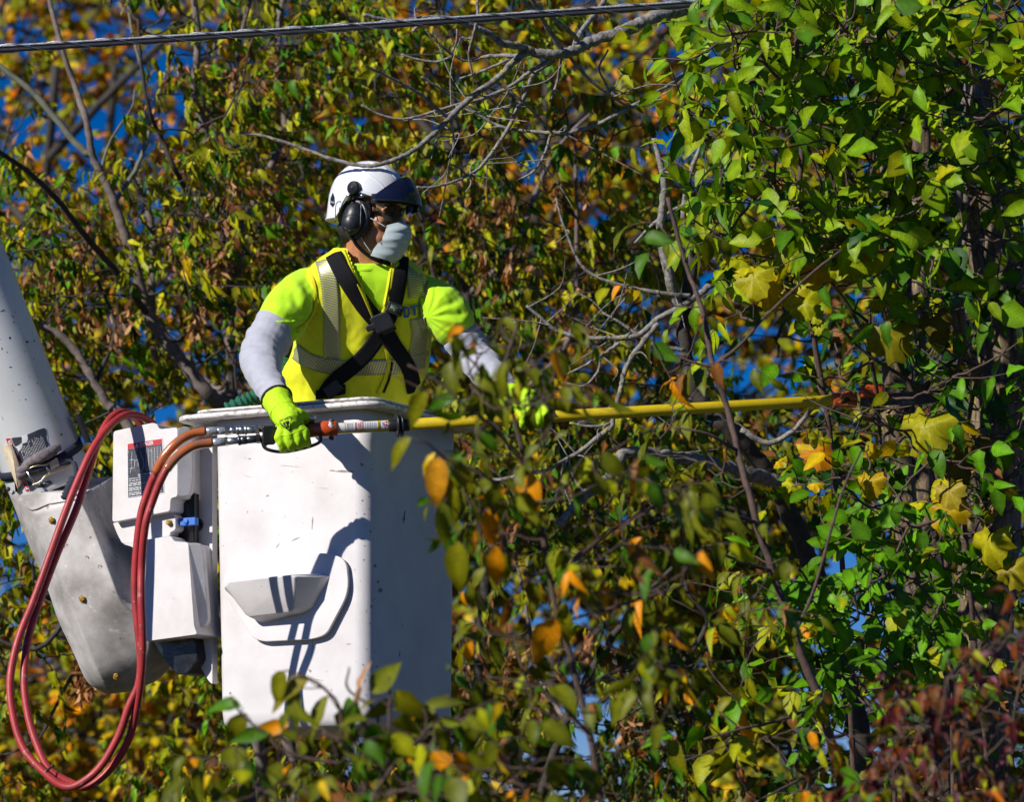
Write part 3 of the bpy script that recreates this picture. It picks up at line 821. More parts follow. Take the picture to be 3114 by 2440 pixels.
hB = [(648, 1347, HD), (610, 1352, HD-.01), (575, 1364, 10.425), (535, 1394, 10.41), (500, 1440, 10.40), (466, 1520, 10.405), (442, 1600, 10.40), (431, 1720, 10.42), (429, 1820, 10.40), (433, 1910, 10.40), (433, 2010, 10.41), (421, 2120, 10.43), (393, 2245, 10.45), (340, 2335, 10.465), (272, 2392, 10.465), (220, 2385, 10.47), (150, 2341, 10.485), (112, 2265, 10.52), (85, 2175, 10.56), (73, 2070, 10.60), (85, 1948, 10.66), (122, 1826, 10.71), (172, 1690, 10.76), (231, 1552, 10.81), (264, 1450, 10.86), (300, 1340, 10.91), (328, 1283, 10.97), (358, 1257, 11.02), (390, 1257, 11.09), (416, 1275, 11.14), (432, 1305, 11.18), (436, 1340, 11.2)]
for pts, lab_, sl in ((hA, 'red hydraulic hose plugged into the upper coupling, outer line of the hanging loop', .14), (hB, 'red hydraulic hose plugged into the lower coupling, inner line of the hanging loop', .13)):
    P = spline(PTS(*pts), 10)
    h = thing('hydraulic_hose', lab_, 'hose', P[np.argmin(P[:, 2])], 'red hydraulic hoses')
    V, F = tube(P, .0122, 14); mesh('hose_line', V, F, MT['hose'], h)
    k = int(len(P)*sl*.98)
    V, F = tube(P[1:k], .0148, 16); mesh('clear_sleeve', V, F, MT['hose_sleeve'], h)
ct = thing('cable_tie', 'black cable tie binding the two red hoses near the loop bottom', 'cable tie', W(143, 2350, 10.47))
c0 = W(142, 2346, 10.473); tdir = W(160, 2368, 10.473)-W(124, 2322, 10.473); tdir /= np.linalg.norm(tdir)
s1 = np.cross(tdir, FW); rg = []
for a in np.linspace(0, 2*math.pi, 25):
    v = s1*math.cos(a)*.021 + FW*math.sin(a)*.024
    rg.append([c0+v-tdir*.003, c0+v+tdir*.003, c0+v*1.08+tdir*.003, c0+v*1.08-tdir*.003])
V, F = loft(rg, cap=False); mesh('tie_band', V, F, MT['black_plastic'], ct)
V, F = box(c0+s1*.024, .005, .004, .004); mesh('tie_head', V, F, MT['black_plastic'], ct)

# ------------------------------------------------------------------ overhead cable bundle
MT['cable'] = mat('black cable jacket', (.022, .022, .03), (.035, .035, .045), 60, rough=.38, bump=.1)
MT['strand'] = mat('galvanised strand', (.36, .38, .42), (.18, .19, .22), 120, rough=.45, metal=.5, bump=.6, bscale=300)
cb = thing('overhead_cable', 'overhead bundle of black cables lashed to a steel strand across the treetops', 'cable', W(1000, 88, 10.7))
xs = np.array([-1500, -800, 0, 500, 1000, 1500, 2000, 2600, 3300, 4200], float)
ys = np.array([215, 190, 148, 118, 86, 52, 18, -25, -75, -140], float)
cp = lambda dy, d: spline(W(xs, ys+dy, d), 12)
V, F = tube(cp(5, 10.7), .0068, 12); mesh('black_cable', V, F, MT['cable'], cb)
V, F = tube(cp(-2, 10.712), .0055, 10); mesh('black_cable', V, F, MT['cable'], cb)
V, F = tube(cp(-8, 10.703), .0044, 10); mesh('messenger_strand', V, F, MT['strand'], cb)
P = spline(W(xs, ys, 10.705), 60); T, N_, B_ = frames(P)
s = np.concatenate([[0], np.cumsum(np.linalg.norm(np.diff(P, axis=0), axis=1))])
a = -s*2*math.pi/.30
for ph, nm in ((0, 'lashing_wire'), (math.pi, 'lashing_wire')):
    Q = P + (UPV*np.sin(a+ph)[:, None]*.0140 - FW*np.cos(a+ph)[:, None]*.0125)
    V, F = tube(Q, .0017, 6); mesh(nm, V, F, MT['steel'], cb)
# ------------------------------------------------------------------ the worker
MT['skin'] = mat('tan skin', (.52, .225, .105), (.45, .185, .085), 60, rough=.48, bump=.12, bscale=350)
MT['skin'].node_tree.nodes['Principled BSDF'].inputs['Subsurface Weight'].default_value = .15
MT['skin'].node_tree.nodes['Principled BSDF'].inputs['Subsurface Radius'].default_value = (.012, .005, .003)
MT['lime'] = mat('lime knit shirt', (.52, .90, .004), (.46, .84, .004), 30, rough=.85, bump=.35, bscale=420, sheen=.2)
MT['vest'] = mat('fluorescent yellow vest', (.82, .84, .003), (.76, .78, .003), 25, rough=.8, bump=.3, bscale=380, sheen=.2)
MT['binding'] = mat('yellow vest binding', (.70, .66, .006), (.6, .58, .006), 40, rough=.8, bump=.3, bscale=400)
MT['grey_sleeve'] = mat('heather grey sleeve', (.42, .43, .50), (.38, .39, .46), 60, rough=.92, bump=.12, bscale=420, sheen=.3)
MT['glove'] = mat('lime glove fabric', (.50, .84, .004), (.44, .76, .004), 60, rough=.75, bump=.35, bscale=500)
MT['glove_black'] = mat('black glove palm', (.012, .012, .014), None, 60, rough=.7, bump=.3)
MT['helmet'] = mat('white helmet shell', (.76, .78, .82), (.70, .72, .77), 15, rough=.30, coat=.3, specks=(.4, .4, .42), speck_amt=.76, speck_scale=90)
MT['visor'] = mat('dark tinted visor', (.006, .008, .022), (.008, .010, .026), 20, rough=.07, coat=.6)
MT['muff'] = mat('black ear muff shell', (.012, .013, .017), (.02, .021, .027), 25, rough=.42, bump=.05)
MT['hair'] = mat('black hair', (.012, .009, .008), (.02, .014, .012), 120, rough=.6, bump=1, bscale=300)
MT['mask'] = mat('pale blue surgical mask', (.53, .62, .64), (.49, .58, .60), 60, rough=.85, bump=.06, bscale=500)
MT['yellow_knob'] = mat('yellow knob', (.75, .46, .01), None, 40, rough=.45)
MT['green_cloth'] = mat('dark green webbing sleeve', (.006, .10, .055), (.008, .14, .08), 70, rough=.8, bump=1, bscale=200)
MT['pants'] = mat('dark work trousers', (.03, .032, .04), None, 40, rough=.9)
MT['tagm'] = mat('dark green printed tag', (.008, .03, .012), (.25, .3, .25), 160, .60, .64, rough=.6)
m = bpy.data.materials.new('clear glasses lens'); m.use_nodes = True
b = m.node_tree.nodes['Principled BSDF']
b.inputs['Base Color'].default_value = (.92, .88, .66, 1); b.inputs['Roughness'].default_value = .03
b.inputs['Transmission Weight'].default_value = .95; b.inputs['IOR'].default_value = 1.08
MT['lens'] = m
# reflective tape: silver bands with thin yellow gaps, laid along the strip's own length
m = bpy.data.materials.new('segmented reflective tape'); m.use_nodes = True
nt = m.node_tree; b = nt.nodes['Principled BSDF']
at = N(nt, 'ShaderNodeAttribute', attribute_name='strip'); sp = N(nt, 'ShaderNodeSeparateXYZ')
nt.links.new(at.outputs['Vector'], sp.inputs[0])
m1 = N(nt, 'ShaderNodeMath', operation='MULTIPLY'); m1.inputs[1].default_value = .38; nt.links.new(sp.outputs[1], m1.inputs[0])
m2 = N(nt, 'ShaderNodeMath', operation='ADD'); nt.links.new(sp.outputs[0], m2.inputs[0]); nt.links.new(m1.outputs[0], m2.inputs[1])
m3 = N(nt, 'ShaderNodeMath', operation='MULTIPLY'); m3.inputs[1].default_value = 1/.0085; nt.links.new(m2.outputs[0], m3.inputs[0])
m4 = N(nt, 'ShaderNodeMath', operation='FRACT'); nt.links.new(m3.outputs[0], m4.inputs[0])
m5 = N(nt, 'ShaderNodeMath', operation='GREATER_THAN'); m5.inputs[1].default_value = .74; nt.links.new(m4.outputs[0], m5.inputs[0])
nt.links.new(mixc(nt, m5.outputs[0], (.27, .28, .26), (.74, .72, .02)), b.inputs['Base Color'])
b.inputs['Roughness'].default_value = .42; b.inputs['Metallic'].default_value = .35
MT['tape'] = m

def capsule(pts, rs, seg=12):
    """tapered limb through pts, rounded at both ends"""
    P = spline(pts, 6); r = spline(np.array(rs, float)[:, None], 6)[:, 0]
    T = frames(P)[0]
    a0 = [P[0]-T[0]*r[0]*math.sin(t) for t in (1.5, 1.1, .6, .3)]; r0 = [r[0]*math.cos(t) for t in (1.5, 1.1, .6, .3)]
    a1 = [P[-1]+T[-1]*r[-1]*math.sin(t) for t in (.3, .6, 1.1, 1.5)]; r1 = [r[-1]*math.cos(t) for t in (.3, .6, 1.1, 1.5)]
    return tube(np.concatenate([a0, P, a1]), np.concatenate([r0, r, r1]), seg)

def torso(rows, grow=0, e=2.5, n=48):
    out = []
    a = np.linspace(0, 2*math.pi, n, endpoint=False)
    ca = np.sign(np.cos(a))*np.abs(np.cos(a))**(2/e); sa = np.sign(np.sin(a))*np.abs(np.sin(a))**(2/e)
    R = spline(np.array(rows, float), 5)
    for y, cx, hw, cd, hd in R:
        c = W(cx, y, cd); h = hw*cd/FPX + grow
        out.append(c + RT*(ca*h)[:, None] + np.array([0, 1., 0])*(sa*(hd+grow))[:, None])
    return loft(out)

def fbm(v, s, off=0): return mnoise.noise(Vector((v[0]*s[0]+off, v[1]*s[1], v[2]*s[2])))

worker = thing('person', 'person in white helmet, face mask and yellow safety vest leaning over the bucket rim', 'person', W(1040, 2180, 11.12))
bodyrows = [(1420, 1040, 160, 11.16, .125), (1300, 1062, 185, 11.17, .125), (1200, 1068, 192, 11.15, .128), (1120, 1085, 190, 11.11, .13), (1050, 1100, 190, 11.08, .13), (960, 1104, 180, 11.03, .12), (895, 1106, 160, 10.99, .10), (855, 1108, 130, 10.97, .080), (825, 1108, 90, 10.965, .066), (795, 1106, 66, 10.965, .058)]
aR = PTS((928, 892, 10.97), (840, 985, 10.88), (796, 1072, 10.80), (812, 1150, 10.64), (845, 1222, 10.515))
aL = PTS((1285, 898, 10.97), (1368, 985, 10.965), (1440, 1080, 10.97), (1500, 1150, 10.87), (1562, 1215, 10.765))
rA = [.058, .052, .045, .042, .032]
# head frame
HY = math.radians(60); HP = math.radians(7)
HC = W(1124, 668, 10.93)
hf = np.array([math.sin(HY), -math.cos(HY), 0])*math.cos(HP) - ZV*math.sin(HP)
hr = np.array([-math.cos(HY), -math.sin(HY), 0]); hu = np.cross(hr, hf)
HA = np.array([hf, hr, hu])
def H(f, r, u): return HC + np.stack(np.broadcast_arrays(f, r, u), -1) @ HA
hips = W(1045, 1400, 11.15)
legs = []
for s in (-1, 1):
    legs.append(capsule([hips+RT*.09*s, W(1045+95*s, 1800, 11.10), W(1045+100*s, 2130, 11.14)], [.085, .062, .045]))
parts = [torso(bodyrows), capsule(aR, rA), capsule(aL, rA), *legs,
         capsule([W(1106, 830, 10.97), W(1108, 745, 10.955), H(-.015, 0, -.03)], [.068, .060, .058]),
         ball(H(-.008, 0, .035), (.098, .078, .095), axes=HA), ball(H(.03, 0, -.055), (.072, .062, .065), axes=HA),
         ball(H(.075, 0, -.105), (.028, .034, .024), axes=HA), ball(H(.086, 0, .042), (.018, .055, .014), axes=HA),
         capsule([H(.098, 0, .028), H(.114, 0, .0), H(.124, 0, -.022)], [.009, .011, .014]),
         ball(H(.105, .014, -.026), .010, axes=HA), ball(H(.105, -.014, -.026), .010, axes=HA),
         ball(H(.098, 0, -.058), (.012, .025, .007), axes=HA), ball(H(.097, 0, -.070), (.012, .021, .008), axes=HA)]
for s in (-1, 1):
    parts += [ball(H(.066, .046*s, -.012), (.030, .026, .026), axes=HA), ball(H(-.008, .082*s, -.005), (.024, .010, .034), axes=HA),
              ball(H(.086, .033*s, .022), (.012, .018, .010), axes=HA)]
V, F, _ = remesh(parts, .006, 3)
body = mesh('body', V, F, MT['skin'], worker)
MT['eye'] = mat('dark eye', (.02, .012, .01), None, 40, rough=.1)
for s in (-1, 1):
    V, F = ball(H(.0935, .033*s, .021), (.006, .011, .005), axes=HA); mesh('eye', V, F, MT['eye'], worker)
    V, F = tube(spline([H(.100, .012*s, .036), H(.103, .034*s, .044), H(.088, .058*s, .038)], 5), .004, 8); mesh('eyebrow', V, F, MT['hair'], worker)
# hair below the helmet
V, F, _ = remesh([ball(H(-.030, 0, .030), (.088, .084, .088), axes=HA), ball(H(-.055, 0, -.035), (.050, .066, .05), axes=HA), ball(H(.02, .071, .01), (.03, .012, .035), axes=HA), ball(H(.02, -.071, .01), (.03, .012, .035), axes=HA)], .005, 2)
mesh('hair', V, F, MT['hair'], worker)

# trousers and boots, down to the bucket floor
V, F, _ = remesh([torso([(1480, 1045, 150, 11.15, .12), (1400, 1045, 180, 11.16, .135), (1290, 1062, 195, 11.17, .132)]),
                  *[capsule([hips+RT*.09*s, W(1045+95*s, 1800, 11.10), W(1045+100*s, 2120, 11.14)], [.10, .082, .07]) for s in (-1, 1)]], .010, 3)
mesh('trousers', V, F, MT['pants'], worker)
for s in (-1, 1):
    b0 = W(1045+100*s, 2160, 11.14)
    V, F, _ = remesh([capsule([b0+ZV*.06, b0-ZV*.0], [.058, .055]), capsule([b0-ZV*.015, b0-ZV*.018-np.array([0, .13, 0])], [.05, .045])], .008, 2)
    V[:, 2] = np.maximum(V[:, 2], ZB+.032); mesh('boot', V, F, MT['black_plastic'], worker)

# lime shirt: torso and short sleeves
shirtrows = [(1420, 1040, 168, 11.16, .132), (1300, 1062, 196, 11.17, .135), (1200, 1068, 203, 11.15, .138), (1120, 1087, 202, 11.11, .141), (1050, 1100, 203, 11.08, .142), (960, 1104, 199, 11.03, .137), (880, 1106, 192, 10.99, .122), (842, 1108, 172, 10.97, .10), (824, 1108, 130, 10.96, .088), (814, 1110, 84, 10.955, .080)]
sl = [torso(shirtrows)]
sl.append(capsule(PTS((940, 876, 10.97), (893, 922, 10.925), (851, 984, 10.88)), [.070, .080, .078], 20))
sl.append(capsule(PTS((1292, 892, 10.985), (1336, 930, 10.965), (1371, 978, 10.96)), [.058, .077, .077], 20))
V, F, Nn = remesh(sl, .0045, 6)
px, py, pd_ = pix(V)
Wd = np.zeros(len(V))
for i in range(len(V)):
    v = V[i]; x, y = px[i], py[i]
    dx, dy = x-1296, y-965
    r = math.hypot(dx, dy); th = math.atan2(dy, dx)
    if x > 1255:                                     # folds that fan out of the armpit
        f = math.exp(-((r-75)/58)**2)
        Wd[i] += .0060*f*(.25+.9*abs(mnoise.noise(Vector((th*3.1, r*.006, 7)))))*math.sin(th*13 + 3.4*mnoise.noise(Vector((r*.016, th*1.6, 1))))
    dx, dy = x-955, y-975; r = math.hypot(dx, dy); th = math.atan2(dy, dx)
    if x < 975:
        f = math.exp(-((r-95)/60)**2)
        Wd[i] += .0058*f*math.sin(th*8.5 + 1.6*mnoise.noise(Vector((r*.018, th*2, 5))))
    Wd[i] += .004*fbm(v, (14, 10, 9), 3) + .002*fbm(v, (40, 30, 25), 9)
# keep the short sleeves cut off straight at their hems
V2 = V + Nn*Wd[:, None]
shirt = mesh('shirt', V2, F, MT['lime'], worker)
hem = lambda c, ax_, r, m, nm: mesh(nm, *tube(np.array([c + (np.cross(ax_, FW)/np.linalg.norm(np.cross(ax_, FW))*math.cos(a) + np.cross(ax_, np.cross(ax_, FW))/np.linalg.norm(np.cross(ax_, np.cross(ax_, FW)))*math.sin(a))*r for a in np.linspace(0, 2*math.pi, 33)]), .005, 8), m, worker)
# ribbed collar
P = np.array([W(1110+66*math.cos(a), 806+15*math.sin(a), 10.955-.074*math.sin(a)) for a in np.linspace(0, 2*math.pi, 41)])
V, F = tube(P, .0125, 10, cap=False); mesh('collar', V, F, MT['lime'], worker)

# grey under-sleeves
def sleeve(pts, rs, seed, amp):
    P = spline(pts, 8)
    V, F, Nn = remesh([capsule(pts, rs, 22)], .0045, 3)
    L = np.concatenate([[0], np.cumsum(np.linalg.norm(np.diff(P, axis=0), axis=1))])
    T, N1, B1 = frames(P)
    k = ((V[:, None]-P[None])**2).sum(-1).argmin(1)
    rel = V - P[k]
    ang = np.arctan2((rel*B1[k]).sum(1), (rel*N1[k]).sum(1)); s = L[k] + (rel*T[k]).sum(1)
    w = np.array([amp*mnoise.noise(Vector((s_*34+seed+.9*math.sin(a_+seed), math.cos(a_)*.9, math.sin(a_)*.9))) +   .15*amp*mnoise.noise(Vector((s_*60+seed, math.cos(a_)*2, math.sin(a_)*2))) for s_, a_ in zip(s, ang)])
    return V + Nn*w[:, None], F
V, F = sleeve(PTS((862, 950, 10.905), (822, 1025, 10.85), (795, 1085, 10.775), (808, 1150, 10.645), (842, 1212, 10.53)), [.070, .072, .068, .054, .042], 2.0, .0065)
slR = mesh('grey_sleeve', V, F, MT['grey_sleeve'], worker)
V, F = sleeve(PTS((1368, 968, 10.962), (1402, 1024, 10.965), (1442, 1085, 10.96), (1500, 1148, 10.87), (1556, 1208, 10.775)), [.058, .064, .063, .053, .041], 7.0, .0075)
slL = mesh('grey_sleeve', V, F, MT['grey_sleeve'], worker)

# yellow vest
vestrows = [(1330, 1055, 205, 11.16, .150), (1245, 1062, 212, 11.16, .154), (1190, 1068, 214, 11.15, .158), (1150, 1076, 217, 11.13, .160), (1100, 1092, 212, 11.105, .160), (1050, 1101, 211, 11.08, .157), (960, 1105, 206, 11.03, .152), (880, 1107, 199, 10.99, .136), (842, 1108, 186, 10.97, .115), (815, 1108, 166, 10.965, .100), (792, 1108, 138, 10.965, .090), (772, 1108, 110, 10.965, .083), (750, 1108, 84, 10.965, .079)]
V, F, Nn = remesh([torso(vestrows)], .0048, 4)
px, py, pd_ = pix(V)
for i in range(len(V)):
    v = V[i]
    low = min(max((py[i]-1000)/180, 0), 1)
    w = .006*fbm(v, (16, 8, 5), 1) + (.004+.008*low)*fbm(v, (18, 9, 9), 4) + .0015*fbm(v, (60, 40, 40), 8)
    V[i] = v + Nn[i]*w
def inpoly(x, y, poly):
    c = np.zeros(len(x), bool); P = np.array(poly, float)
    for i in range(len(P)):
        a, b = P[i-1], P[i]
        k = (a[1] > y) != (b[1] > y)
        c ^= k & (x < (b[0]-a[0])*(y-a[1])/(b[1]-a[1]+1e-9)+a[0])
    return c
VN = [(1046, 700), (1052, 760), (1078, 835), (1110, 905), (1138, 968), (1160, 962), (1176, 900), (1186, 840), (1193, 790), (1196, 700)]
px, py, pd_ = pix(V)
cut = (inpoly(px, py, VN) & (V[:, 1] < W(1100, 800, 10.99)[1])) | (py < 752)
cut |= (py < 756)
Fk = [f[~cut[f].all(1)] for f in F]
vest = mesh('vest', V, Fk, MT['vest'], worker)
bvv = bvh_obj(vest, shirt)

def ribbon(bv, path, wpx, off, thick=.003, n=8, smooth=3, name='strap', m=None, par=None, lim=None):
    P = spline(np.array(path, float), n)
    T = np.gradient(P, axis=0); T /= np.linalg.norm(T, axis=1, keepdims=True)
    Q = np.stack([-T[:, 1], T[:, 0]], -1)
    wp = np.broadcast_to(np.asarray(wpx, float), (len(P),)) if np.ndim(wpx) == 0 else np.interp(np.linspace(0, 1, len(P)), np.linspace(0, 1, len(wpx)), wpx)
    us = np.linspace(-.5, .5, 7)
    G = np.array([[drop(bv, *(p + q*w*u), off, 11.0) for u in us] for p, q, w in zip(P, Q, wp)])
    for _ in range(smooth):
        G[1:-1] = (G[:-2]+2*G[1:-1]+G[2:])/4
        G[:, 1:-1] = (G[:, :-2]+2*G[:, 1:-1]+G[:, 2:])/4
    tow = (CAMP-G); tow /= np.linalg.norm(tow, axis=-1, keepdims=True)
    top = G + tow*thick
    a, b = len(P), len(us)
    L = np.concatenate([[0], np.cumsum(np.linalg.norm(np.diff(G[:, 3], axis=0), axis=1))])
    uv = np.concatenate([np.stack(np.broadcast_arrays(L[:, None], us[None]*np.mean(wp)/940), -1).reshape(-1, 2)]*2)
    ring = np.concatenate([top, G[:, ::-1]], 1)
    V, F = loft(ring)
    uvr = np.stack(np.broadcast_arrays(L[:, None], np.concatenate([us, us[::-1]])[None]*np.mean(wp)/940), -1).reshape(-1, 2)
    return mesh(name, V, F, m, par or worker, uv=uvr)

rb = lambda path, w, nm, m, off=.0015, th=.0022, par=None, sm=2: ribbon(bvv, path, w, off, th, name=nm, m=MT[m], par=par, smooth=sm)
rb([(984, 790), (998, 840), (1006, 900), (1009, 980), (1010, 1095)], 52, 'reflective_strip', 'tape', par=vest)
rb([(1252, 800), (1262, 850), (1268, 905)], 50, 'reflective_strip', 'tape', par=vest)
rb([(1270, 968), (1276, 1010), (1272, 1055), (1262, 1095)], 48, 'reflective_strip', 'tape', par=vest)
rb([(893, 1065), (930, 1092), (985, 1112), (1060, 1120), (1130, 1118), (1200, 1114), (1262, 1104), (1308, 1088)], 46, 'reflective_strip', 'tape', par=vest)
rb([(1047, 748), (1055, 772), (1080, 838), (1112, 908), (1138, 968)], 13, 'vest_binding', 'binding', .002, .004, vest)
rb([(1198, 790), (1190, 840), (1180, 900), (1163, 962), (1170, 1040), (1182, 1100), (1172, 1150), (1150, 1200)], 12, 'vest_binding', 'binding', .002, .004, vest)
rb([(1190, 800), (1178, 870), (1166, 930)], 7, 'vest_binding', 'vest', .0035, .004, vest)
rb([(916, 800), (952, 850), (960, 915), (952, 955), (930, 985), (902, 1008)], 10, 'vest_binding', 'binding', .002, .003, vest)
rb([(1192, 1100), (1184, 1150), (1166, 1195)], 7, 'zip_seam', 'black_web', .002, .002, vest)
rb([(1168, 1010), (1176, 1060), (1186, 1105)], 5, 'zip_seam', 'black_web', .002, .002, vest)
bvw = bvh_obj(vest)
q4 = np.array([(1222, 934), (1289, 919), (1290, 951), (1226, 966)], float)
bars = [(0, 0, .115, 1), (.115, 0, .26, .22), (.115, .78, .26, 1), (.21, .16, .31, .84), (.36, 0, .67, .24), (.46, .24, .575, 1),
        (.72, 0, .83, 1), (.83, 0, 1, .22), (.83, .39, .96, .60), (.83, .78, 1, 1)]
V, F = join(*[quad_decal(bvw, sub(q4, u0, v0, u1, v1), 3, 3, .0060) for u0, v0, u1, v1 in bars])
mesh('lettering', V, F, MT['blue_print'], vest)
# harness
har = mesh('harness_plate', *box(drop(bvv, 1163, 975, .014), .032, .010, .030, [RT*.93+UPV*.36, FW, UPV*.93-RT*.36]), MT['black_plastic'], worker, bevel=.006)
rs_ = lambda path, w, sm=5, off=.005: ribbon(bvv, path, w, off, .0032, name='harness_strap', m=MT['black_web'], par=worker, smooth=sm)
rs_([(1006, 752), (1022, 790), (1050, 842), (1090, 905), (1128, 955), (1158, 985)], 52)
rs_([(1216, 783), (1213, 820), (1206, 870), (1196, 920), (1178, 975)], [50, 52, 54, 52, 48])
rs_([(1170, 985), (1140, 1040), (1100, 1090), (1050, 1132), (1010, 1165), (985, 1205)], 48)
rs_([(1160, 985), (1190, 1040), (1222, 1085), (1246, 1130), (1258, 1195)], [56, 50, 46, 46, 46])
# buckles and tag
p = drop(bvv, 1198, 935, .014); V, F = box(p, .027, .008, .019, [RT*.93-UPV*.36, FW, UPV*.93+RT*.36]); mesh('strap_keeper', V, F, MT['black_plastic'], worker, bevel=.004)
p = drop(bvv, 1199, 934, .0232); V, F = box(p, .021, .0015, .011, [RT*.9-UPV*.43, FW, UPV*.9+RT*.43]); mesh('printed_tag', V, F, MT['tagm'], worker)
for x, y in ((1148, 962), (1180, 995), (1132, 985)):
    p = drop(bvv, x, y, .018); V, F = box(p, .024, .007, .010, [RT*.9+UPV*.4, FW, UPV*.9-RT*.4]); mesh('buckle', V, F, MT['black_plastic'], worker, bevel=.004)
p = drop(bvv, 1012, 1178, .016); V, F = box(p, .030, .010, .022, [RT*.8+UPV*.6, FW, UPV*.8-RT*.6]); mesh('buckle', V, F, MT['black_plastic'], worker, bevel=.006)
p = drop(bvv, 1005, 1190, .010); V, F = box(p, .05, .008, .016, [RT*.97+UPV*.2, FW, UPV]); mesh('leg_strap', V, F, MT['black_web'], worker, bevel=.004)
# dark patch on the far sleeve and green lanyard behind the arm
bvl = bvh_obj(slL)
V, F = quad_decal(bvl, [(1374, 1004), (1424, 966), (1428, 978), (1382, 1020)], 4, 4, .0015); mesh('sleeve_patch', V, F, mat('dark grey patch', (.05, .05, .07), None, 80, rough=.9), worker)
P = spline(PTS((890, 1050, 11.14), (872, 1085, 11.12), (860, 1120, 11.1), (846, 1160, 11.08), (836, 1205, 11.05)), 10)
V, F = tube(P, [.019+.005*math.sin(i*1.5) for i in range(len(P))], 12); mesh('lanyard', V, F, MT['green_cloth'], worker)
P = spline(PTS((812, 1190, 10.98), (770, 1208, 10.96), (735, 1224, 10.95), (690, 1246, 10.94)), 12)
V, F = tube(P, [.021+.004*math.sin(i*1.3) for i in range(len(P))], 12); mesh('lanyard', V, F, MT['green_cloth'], worker)
P = spline(PTS((894, 1020, 11.12), (880, 1055, 11.11), (866, 1085, 11.1)), 6)
V, F = tube(P, .012, 8); mesh('side_strap', V, F, MT['black_web'], worker)

# ---- helmet
def rimu(ph):
    p = np.abs(ph); k = np.clip((p-1.66)/.30, 0, 1); k = k*k*(3-2*k)
    return .054 + .010*np.cos(np.minimum(p, 1.5)) - .066*k + .016*np.exp(-((p-1.36)/.30)**2)
ph = np.linspace(-math.pi, math.pi, 64, endpoint=False)
def dome(t, g=0.0):
    ru = rimu(ph); top = .190+g
    u = ru + (top-ru)*t
    s = (1-np.clip((u-.045)/(top-.045), 0, .998)**2.35)**(1/2.2)
    f = (.134+g)*s*np.cos(ph)*np.where(np.cos(ph) < 0, 1.02, .97) - .012
    r = (.110+g)*s*np.sin(ph)
    return H(f, r, u)
ts = [0, .06, .15, .27, .40, .52, .64, .75, .85, .92, .97, .995]
V, F = loft([dome(t) for t in ts] + [])
Vi, Fi = loft([dome(0), dome(0, -.006), dome(.3, -.006), dome(.6, -.006)], cap=False)
hel = mesh('helmet', *join((V, F), (Vi, Fi)), MT['helmet'], worker)
bvhel = bvh_of(V, F)
def hd(px_, py_, off): return drop(bvhel, px_, py_, off)
def hpath(pts, off, n=6): return np.array([hd(*p, off) for p in spline(np.array(pts, float), n)])
for pts, r in (([(1037, 516), (1075, 512), (1110, 524), (1145, 548), (1170, 575), (1182, 600)], .0030), ([(1120, 492), (1155, 502), (1185, 522), (1206, 545)], .0022), ([(1012, 572), (1030, 582), (1046, 602)], .0025)):
    V, F = tube(hpath(pts, -.0006), r, 8); mesh('shell_ridge', V, F, MT['helmet'], hel)
V, F = tube(dome(0.0), .0032, 8, cap=False); mesh('shell_edge', V, F, MT['helmet'], hel)
V, F = poly_decal(bvhel, [(1013, 585), (1018, 600), (1019, 620), (1013, 631), (1005, 622), (1006, 603)], .0012); bd = mesh('dark_badge', V, F, MT['black_plastic'], hel)
V, F = text_decal(bvhel, 'STRATO', [(1008, 612), (1018, 614), (1018, 619), (1008, 617)], .002); mesh('lettering', V, F, MT['white_print'], bd)
# pivot, carrier and wires of the ear muffs
po = hd(1078, 572, -.002); V, F = lathe(po, hr, [(0, .024), (.012, .022), (.016, .018), (.017, .006), (.019, .005)], 20); mesh('muff_pivot', V, F, MT['muff'], hel)
V, F = box(hd(1080, 592, .004), .024, .004, .007, HA); mesh('muff_carrier', V, F, MT['dark_steel'], hel, bevel=.002)
for x in (1060, 1101): V, F = ball(hd(x, 592, .004), .008); mesh('muff_clip', V, F, MT['steel'], hel)
mc = H(.006, .112, -.012)
mw = lambda f, r, u: H(f, r, u)
for pts in ([hd(1074, 588, .008), hd(1058, 605, .010), mw(-.052, .118, .035), mw(-.052, .122, .0), mw(-.046, .126, -.03)],
            [hd(1084, 588, .008), hd(1090, 604, .010), mw(.040, .122, .035), mw(.050, .130, .0), mw(.056, .134, -.045)],
            [hd(1078, 588, .010), hd(1079, 604, .012), mw(.0, .13, .045)]):
    V, F = tube(spline(np.array(pts), 5), .0016, 6); mesh('muff_wire', V, F, MT['dark_steel'], hel)
for s in (1, -1):
    c = H(.004, .096*s, -.014)
    V, F, _ = remesh([ball(c, (.038, .034, .054), 24, 16, HA), ball(H(.002, .104*s, -.030), (.034, .031, .040), 20, 14, HA)], .0035, 3)
    mf = mesh('ear_muff', V, F, MT['muff'], worker)
    rg = np.array([H(.002+.040*math.cos(a), .080*s, -.014+.056*math.sin(a)) for a in np.linspace(0, 2*math.pi, 33)])
    V, F = tube(rg, .013, 10, cap=False); mesh('muff_cushion', V, F, MT['muff'], mf)
bvm = bvh_obj([o for o in COL.objects if o.name.startswith('ear_muff')][0])
for pts in ([(1046, 660), (1072, 652), (1100, 660)], [(1043, 690), (1070, 700), (1100, 686)]):
    V, F = tube(np.array([drop(bvm, *p, .0) for p in spline(np.array(pts, float), 6)]), .0016, 6); mesh('muff_groove', V, F, MT['muff'], mf)
V, F = ball(drop(bvm, 1064, 702, .0), .0045); mesh('muff_button', V, F, MT['muff'], mf)
